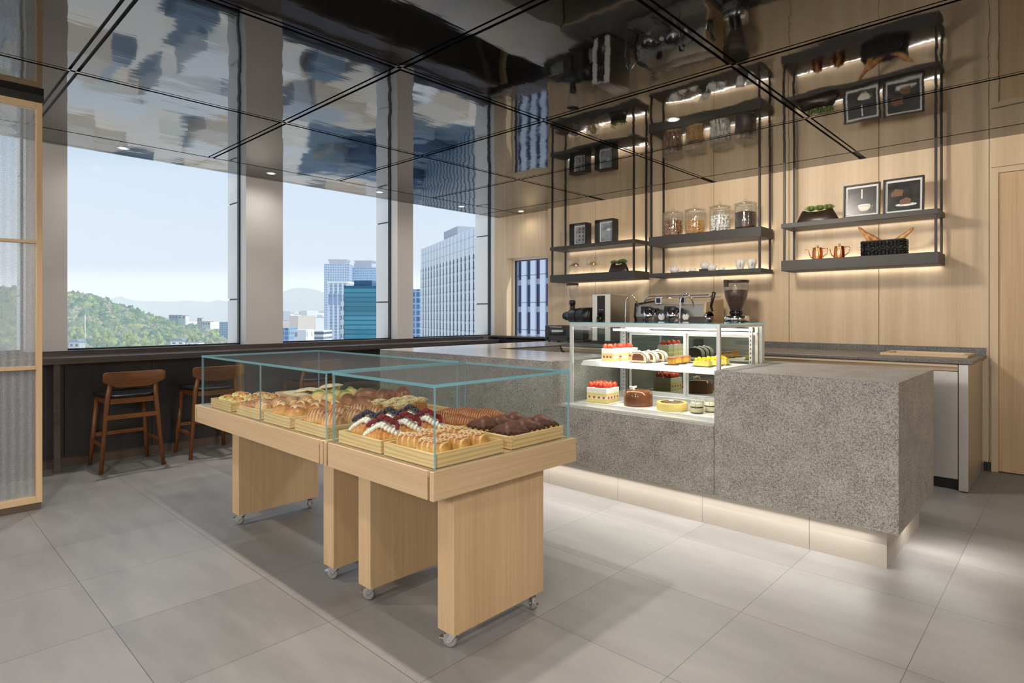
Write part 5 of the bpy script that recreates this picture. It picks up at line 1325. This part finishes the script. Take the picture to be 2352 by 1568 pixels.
# pole on the hill, pavilion, houses on the ridge
X = far(195.5, 776, 945); q = MB(); q.cyl((0, 0, -20), (0, 0, 37), .6, .4, n=8); o = q.build('lamp_pole', M['white_ext'], None, X); tag(o, 'thin white pole standing before the hill trees', 'pole')
WALL = [plain('ext_white', srgb(232,232,230), .7), plain('ext_grey', srgb(176,182,188), .6), plain('ext_beige', srgb(206,196,182), .7), plain('ext_slate', srgb(110,126,144), .5)]
def house(label, u0, u1, v0, v1, d, mt, group=None, flat=True):
    a = far(u0, v1, d); b = far(u1, v0, d); w_ = (u1 - u0)*d/F_PX; h_ = (v1 - v0)*d/F_PX; c = (a + b)/2
    t_ = thing('house', label, 'house', (c.x, c.y, a.z), TH, group)
    m = MB(); m.box(-w_/2, w_/2, 0, w_*.8, -25, h_); m.build('wall', mt, t_)
    m = MB(); m.box(-w_*.52, w_*.52, -.8, w_*.82, h_, h_ + 1.2)
    if not flat: m.prism([(-w_*.56, h_ + .6), (w_*.56, h_ + .6), (w_*.3, h_ + 5), (-w_*.3, h_ + 5)], -1.5, w_*.8, 'y')
    m.build('roof', WALL[3], t_)
    m = MB(); n = max(2, int(w_/7))
    for i in range(n): m.box(-w_/2 + (i + .25)*w_/n, -w_/2 + (i + .75)*w_/n, -.06, .02, h_*.3, h_*.75)
    m.build('window_row', M['black_gloss'], t_)
house('grey house on the hill ridge with a dark flat roof', 388, 408, 724, 732, 1640, WALL[1]); house('wide ridge house right of the grey one', 409, 426, 725, 733, 1640, WALL[0])
house('small box house below the ridge line', 453, 463, 731, 739, 1600, WALL[2]); house('pale house halfway down the ridge', 464, 483, 739, 748, 1600, WALL[0])
house('traditional pavilion with a grey roof at the hill foot', 392, 422, 784, 792, 940, WALL[0], flat=False); house('low white building beside the pavilion', 428, 456, 787, 796, 935, WALL[0]); house('low grey roof at the left hill foot', 158, 182, 786, 800, 930, WALL[1], flat=False)
block('office_block', 'small blue glass office block at the right end of the hill', 504, 524, 739, 1350, 40, facade('blue_small', srgb(170,196,214), srgb(96,150,190), 5, 5, .8, .8))
block('office_block', 'narrow white block beside the first window fin', 523.5, 536, 736, 700, 20, facade('white_small', srgb(226,228,228), srgb(120,140,160), 2.2, 3.0, .5, .5))
# mid city
b, w_, h_ = block('apartment_tower', 'tall pale blue apartment tower with a flared crown, left of the pair', 745, 802, 606, 760, 26, facade('apt_blue', srgb(176,196,214), srgb(104,142,180), 3.0, 3.2, .62, .55), .12)
m = MB(); m.prism([(-9, h_), (10, h_), (12.5, h_ + 6.2), (-11.5, h_ + 6.2)], 2, 24, 'y'); m.build('crown', WALL[1], b)
b, w_, h_ = block('apartment_tower', 'tall pale blue apartment tower right of the flared one', 800, 869, 614, 780, 26, facade('apt_blue2', srgb(168,196,218), srgb(96,146,190), 2.6, 3.2, .8, .6), -.1)
m = MB(); m.box(-14, 10, 3, 22, h_, h_ + 6); m.prism([(-12, h_ + 6), (8, h_ + 6), (11, h_ + 9.5), (-15, h_ + 9.5)], 4, 21, 'y'); m.build('crown', WALL[1], b)
b, w_, h_ = block('arched_tower', 'white tower with arched window bays before the pale pair', 753, 798, 650, 600, 20, facade('arch_wall', srgb(206,214,222), srgb(72,120,166), 4.6, 3.1, .55, .85))
m = MB()
for i in range(4): m.cyl((-w_/2 + w_*(i + .5)/4, -.4, h_ - 12), (-w_/2 + w_*(i + .5)/4, .2, h_ - 12), w_*.09, n=20); m.box(-w_/2 + w_*(i + .5)/4 - w_*.09, -w_/2 + w_*(i + .5)/4 + w_*.09, -.4, .2, h_ - 22, h_ - 12)
m.build('arched_windows', plain('arch_glass', srgb(84,136,180), .2), b)
m = MB(); m.box(-w_/2 - .8, w_/2 + .8, -1, 20, h_, h_ + 1.6); m.build('cornice', WALL[0], b)
b, w_, h_ = block('glass_office', 'teal glass office building with horizontal bands', 790, 872, 661, 440, 24, facade('teal_bands', srgb(58,118,140), srgb(76,150,168), 40, 3.4, 1.0, .72, .12))
m = MB(); m.box(-w_*.24, w_*.26, 2, 20, h_, h_ + 5.6); m.box(-w_/2, w_*.5, 0, 1, h_, h_ + 1.6); m.build('roof_plant', facade('teal_roof', srgb(48,100,132), srgb(48,100,132), 3, 3, .5, .5), b)
m = MB(); m.box(-w_/2 - 2.2, -w_/2, -.5, 6, 0, h_ - 8)
m.build('white_edge', facade('white_edge', srgb(222,226,230), srgb(90,110,130), 3, 6.8, .6, .45), b)
block('white_block', 'small plain white block low in the second window', 676, 703, 757, 330, 12, facade('plain_white', srgb(232,232,230), srgb(150,160,170), 7, 9, .2, .3))
b, w_, h_ = block('parking_building', 'white banded parking building before the towers', 701, 743, 759, 380, 16, facade('parking', srgb(226,228,228), srgb(120,134,146), 60, 3.1, 1.0, .5))
block('office_block', 'blue-grey low block at the left of the second window', 640, 663, 753, 420, 16, facade('blue_low', srgb(150,176,200), srgb(96,136,176), 3, 3.2, .7, .6))
block('office_block', 'grey office with blue windows squeezed beside the third pier', 940, 964.5, 664, 330, 20, facade('blue_win', srgb(176,190,204), srgb(74,126,178), 3.0, 3.4, .7, .75))
rc = random.Random(9); mm = MB()
for i in range(260):
    u = rc.uniform(640, 1150); d = rc.uniform(900, 2600); c = far(u, 0, d); w2 = rc.uniform(12, 40); hh = rc.uniform(18, 62) + (d > 1600)*rc.uniform(0, 26)
    mm.box(c.x - w2/2, c.x + w2/2, c.y - w2/2, c.y + w2/2, GZ, GZ + hh, rc.choice([0, 0, 1, 2]))
for i in range(520):
    d = rc.uniform(95, 920); u = rc.uniform(-900, 1500) 
    if 600 < u and d > 320: continue
    c = far(u, 0, d); 
    if c.x > -60: continue
    w2 = rc.uniform(7, 22); hh = rc.uniform(2, 7); mm.box(c.x - w2/2, c.x + w2/2, c.y - w2/2, c.y + w2/2, GZ, GZ + hh, rc.choice([0, 0, 1, 2, 2, 3]))
o = mm.build('city_blocks', WALL); tag(o, 'countless low pale city buildings spread to the horizon', 'city', None, 'stuff')
# far mountains
m = MB(); us = list(range(-600, 1300, 25)); A = []; B = []
for u in us:
    vv = 700 - 26*(.5 + .5*noise.noise(Vector((u*.006, 1.7, 0)))) - 14*noise.noise(Vector((u*.02, 4, 0))) - 24*math.exp(-((u - 690)/70.0)**2); c = far(u, vv, 5200); A.append((c.x, c.y, GZ)); B.append((c.x, c.y, c.z))
ra = m.ring(A); rb = m.ring(B); rc2 = m.ring([(p[0]*1.15, p[1]*1.15, GZ) for p in B]); m.bridge(ra, rb, closed=False); m.bridge(rb, rc2, closed=False)
struct(m.build('mountain_ground', M['hill']))
# pinstripe tower close by
def stripe_tower(label, pl, pr, dl_, dr_, ztop, n, zw, fh, wallc, gcol, wide):
    L, Rr = far(pl, 0, dl_), far(pr, 0, dr_); L.z = Rr.z = 0; ax = (Rr - L); W_ = ax.length; ang = atan2(ax.y, ax.x)
    b = thing('striped_tower', label, 'building', (L.x, L.y, GZ), ang)
    t = NT('tower_panel_' + str(n)); v = t.coord(); x, y, z = t.sep(v)
    k = t.math('LESS_THAN', t.math('FRACT', t.math('DIVIDE', t.math('ADD', z, 200), fh)), .03)
    t.bsdf(Base_Color=t.mix(k, wallc, srgb(120,134,146)), Roughness=.4)
    m = MB(); m.box(0, W_, .35, 24, 0, ztop - GZ); m.build('core', t.mat, b)
    p = W_/n; m = MB()
    for i in range(n): m.box(i*p + p*wide, (i + 1)*p - .0, 0, .36, 0, ztop - GZ)
    m.build('pilasters', t.mat, b)
    t = NT('tower_glass_' + str(n)); v = t.coord(); x, y, z = t.sep(v); fz = t.math('FRACT', t.math('DIVIDE', t.math('ADD', z, 201.2), fh))
    wn = t.n('ShaderNodeTexWhiteNoise', _noise_dimensions='2D'); cv = t.n('ShaderNodeCombineXYZ')
    t.t.links.new(t.math('FLOOR', t.math('DIVIDE', x, p)), cv.inputs[0]); t.t.links.new(t.math('FLOOR', t.math('DIVIDE', t.math('ADD', z, 201.2), fh*.5)), cv.inputs[1]); t.t.links.new(cv.outputs[0], wn.inputs[0])
    c = t.mix(t.math('LESS_THAN', fz, .2), t.mix(wn.outputs[0], gcol, tuple(min(1, q*1.9) for q in gcol[:3]) + (1,)), srgb(150,160,176))
    t.bsdf(Base_Color=c, Roughness=.35)
    for i in range(n):
        m = MB(); m.box(i*p + .01, i*p + p*wide, .2, .345, 0, zw - GZ); m.build('window_strip', t.mat, b)
    return b, W_
b, W_ = stripe_tower('white pinstriped office tower filling the third window', 965, 1096, 272, 200, 31.0, 17, 22.0, 3.6, srgb(222,228,232), srgb(16,34,54), .36)
m = MB(); m.box(W_*.36, W_*.6, 3, 12, 91, 95.5); m.build('roof_box', WALL[1], b)
stripe_tower('white and navy striped tower face close outside the small window', 1150, 1275, 84, 74, 60, 6, 60, 3.6, srgb(214,222,236), srgb(14,34,70), .47)

# ---- haze hanging over the distance
def haze(name, d0, d1, zt, dens, label):
    A = [far(-1500, 0, d0), far(2300, 0, d0), far(2300, 0, d1), far(-1500, 0, d1)]
    m = MB(); m.prism([(p.x, p.y) for p in A], GZ + .2, zt, 'z')
    t = NT(name); vs = t.n('ShaderNodeVolumeScatter', Color=(.84, .88, .96, 1), Density=dens, Anisotropy=.0); t.t.links.new(vs.outputs[0], t.out.inputs['Volume'])
    o = m.build(name, t.mat); tag(o, label, 'haze', None, 'stuff'); return o
haze('haze', 470, 590, 140, .0018, 'thin bluish haze before the hill and pale towers')
haze('haze', 2700, 4200, 230, .0006, 'thick pale haze before the mountains on the horizon')
# ================================================================ LIGHT FROM OUTSIDE, CAMERA, RENDER LOOK
w = bpy.data.worlds.new('sky'); sc.world = w; w.use_nodes = True
nt = w.node_tree; nt.nodes.clear()
tc = nt.nodes.new('ShaderNodeTexCoord'); sp = nt.nodes.new('ShaderNodeSeparateXYZ'); nt.links.new(tc.outputs['Generated'], sp.inputs[0])
rp = nt.nodes.new('ShaderNodeValToRGB'); nt.links.new(sp.outputs[2], rp.inputs[0])
cr = rp.color_ramp
cr.elements[0].position = 0; cr.elements[0].color = srgb(231,236,248)
cr.elements[1].position = 1; cr.elements[1].color = srgb(120,166,226)
for p, c in ((.06, srgb(228,235,248)), (.18, srgb(214,229,246)), (.34, srgb(186,212,242)), (.5, srgb(150,190,236))):
    e = cr.elements.new(p); e.color = c
bg = nt.nodes.new('ShaderNodeBackground'); bg.inputs[1].default_value = 1.0; nt.links.new(rp.outputs[0], bg.inputs[0])
ow = nt.nodes.new('ShaderNodeOutputWorld'); nt.links.new(bg.outputs[0], ow.inputs[0])
sl = bpy.data.lights.new('sun', 'SUN'); sl.energy = 4.5; sl.angle = radians(.6); sl.color = (1, .95, .86)
so = bpy.data.objects.new('sun', sl); COL.objects.link(so); so.location = (10, 20, 60)
so.rotation_euler = Vector((-.42, -.40, -.95)).to_track_quat('-Z', 'Y').to_euler()

cam = bpy.data.cameras.new('camera'); co = bpy.data.objects.new('camera', cam); COL.objects.link(co)
co.location = (0, 0, EYE); co.rotation_euler = (pi/2, 0, TH)
cam.sensor_width = 36; cam.lens = F_PX / W_PX * 36; cam.shift_x = (W_PX/2 - CX)/W_PX; cam.shift_y = (CY - H_PX/2)/W_PX
cam.clip_start = .05; cam.clip_end = 20000
sc.camera = co
sc.view_settings.view_transform = 'Standard'; sc.view_settings.look = 'None'; sc.view_settings.gamma = 1; sc.view_settings.exposure = 0.0
sc.view_settings.use_curve_mapping = False
cy = sc.cycles
cy.use_denoising = True
cy.max_bounces = 12; cy.diffuse_bounces = 4; cy.glossy_bounces = 4; cy.transmission_bounces = 8; cy.transparent_max_bounces = 24; cy.volume_bounces = 4
cy.sample_clamp_indirect = 6; cy.caustics_reflective = False; cy.caustics_refractive = False
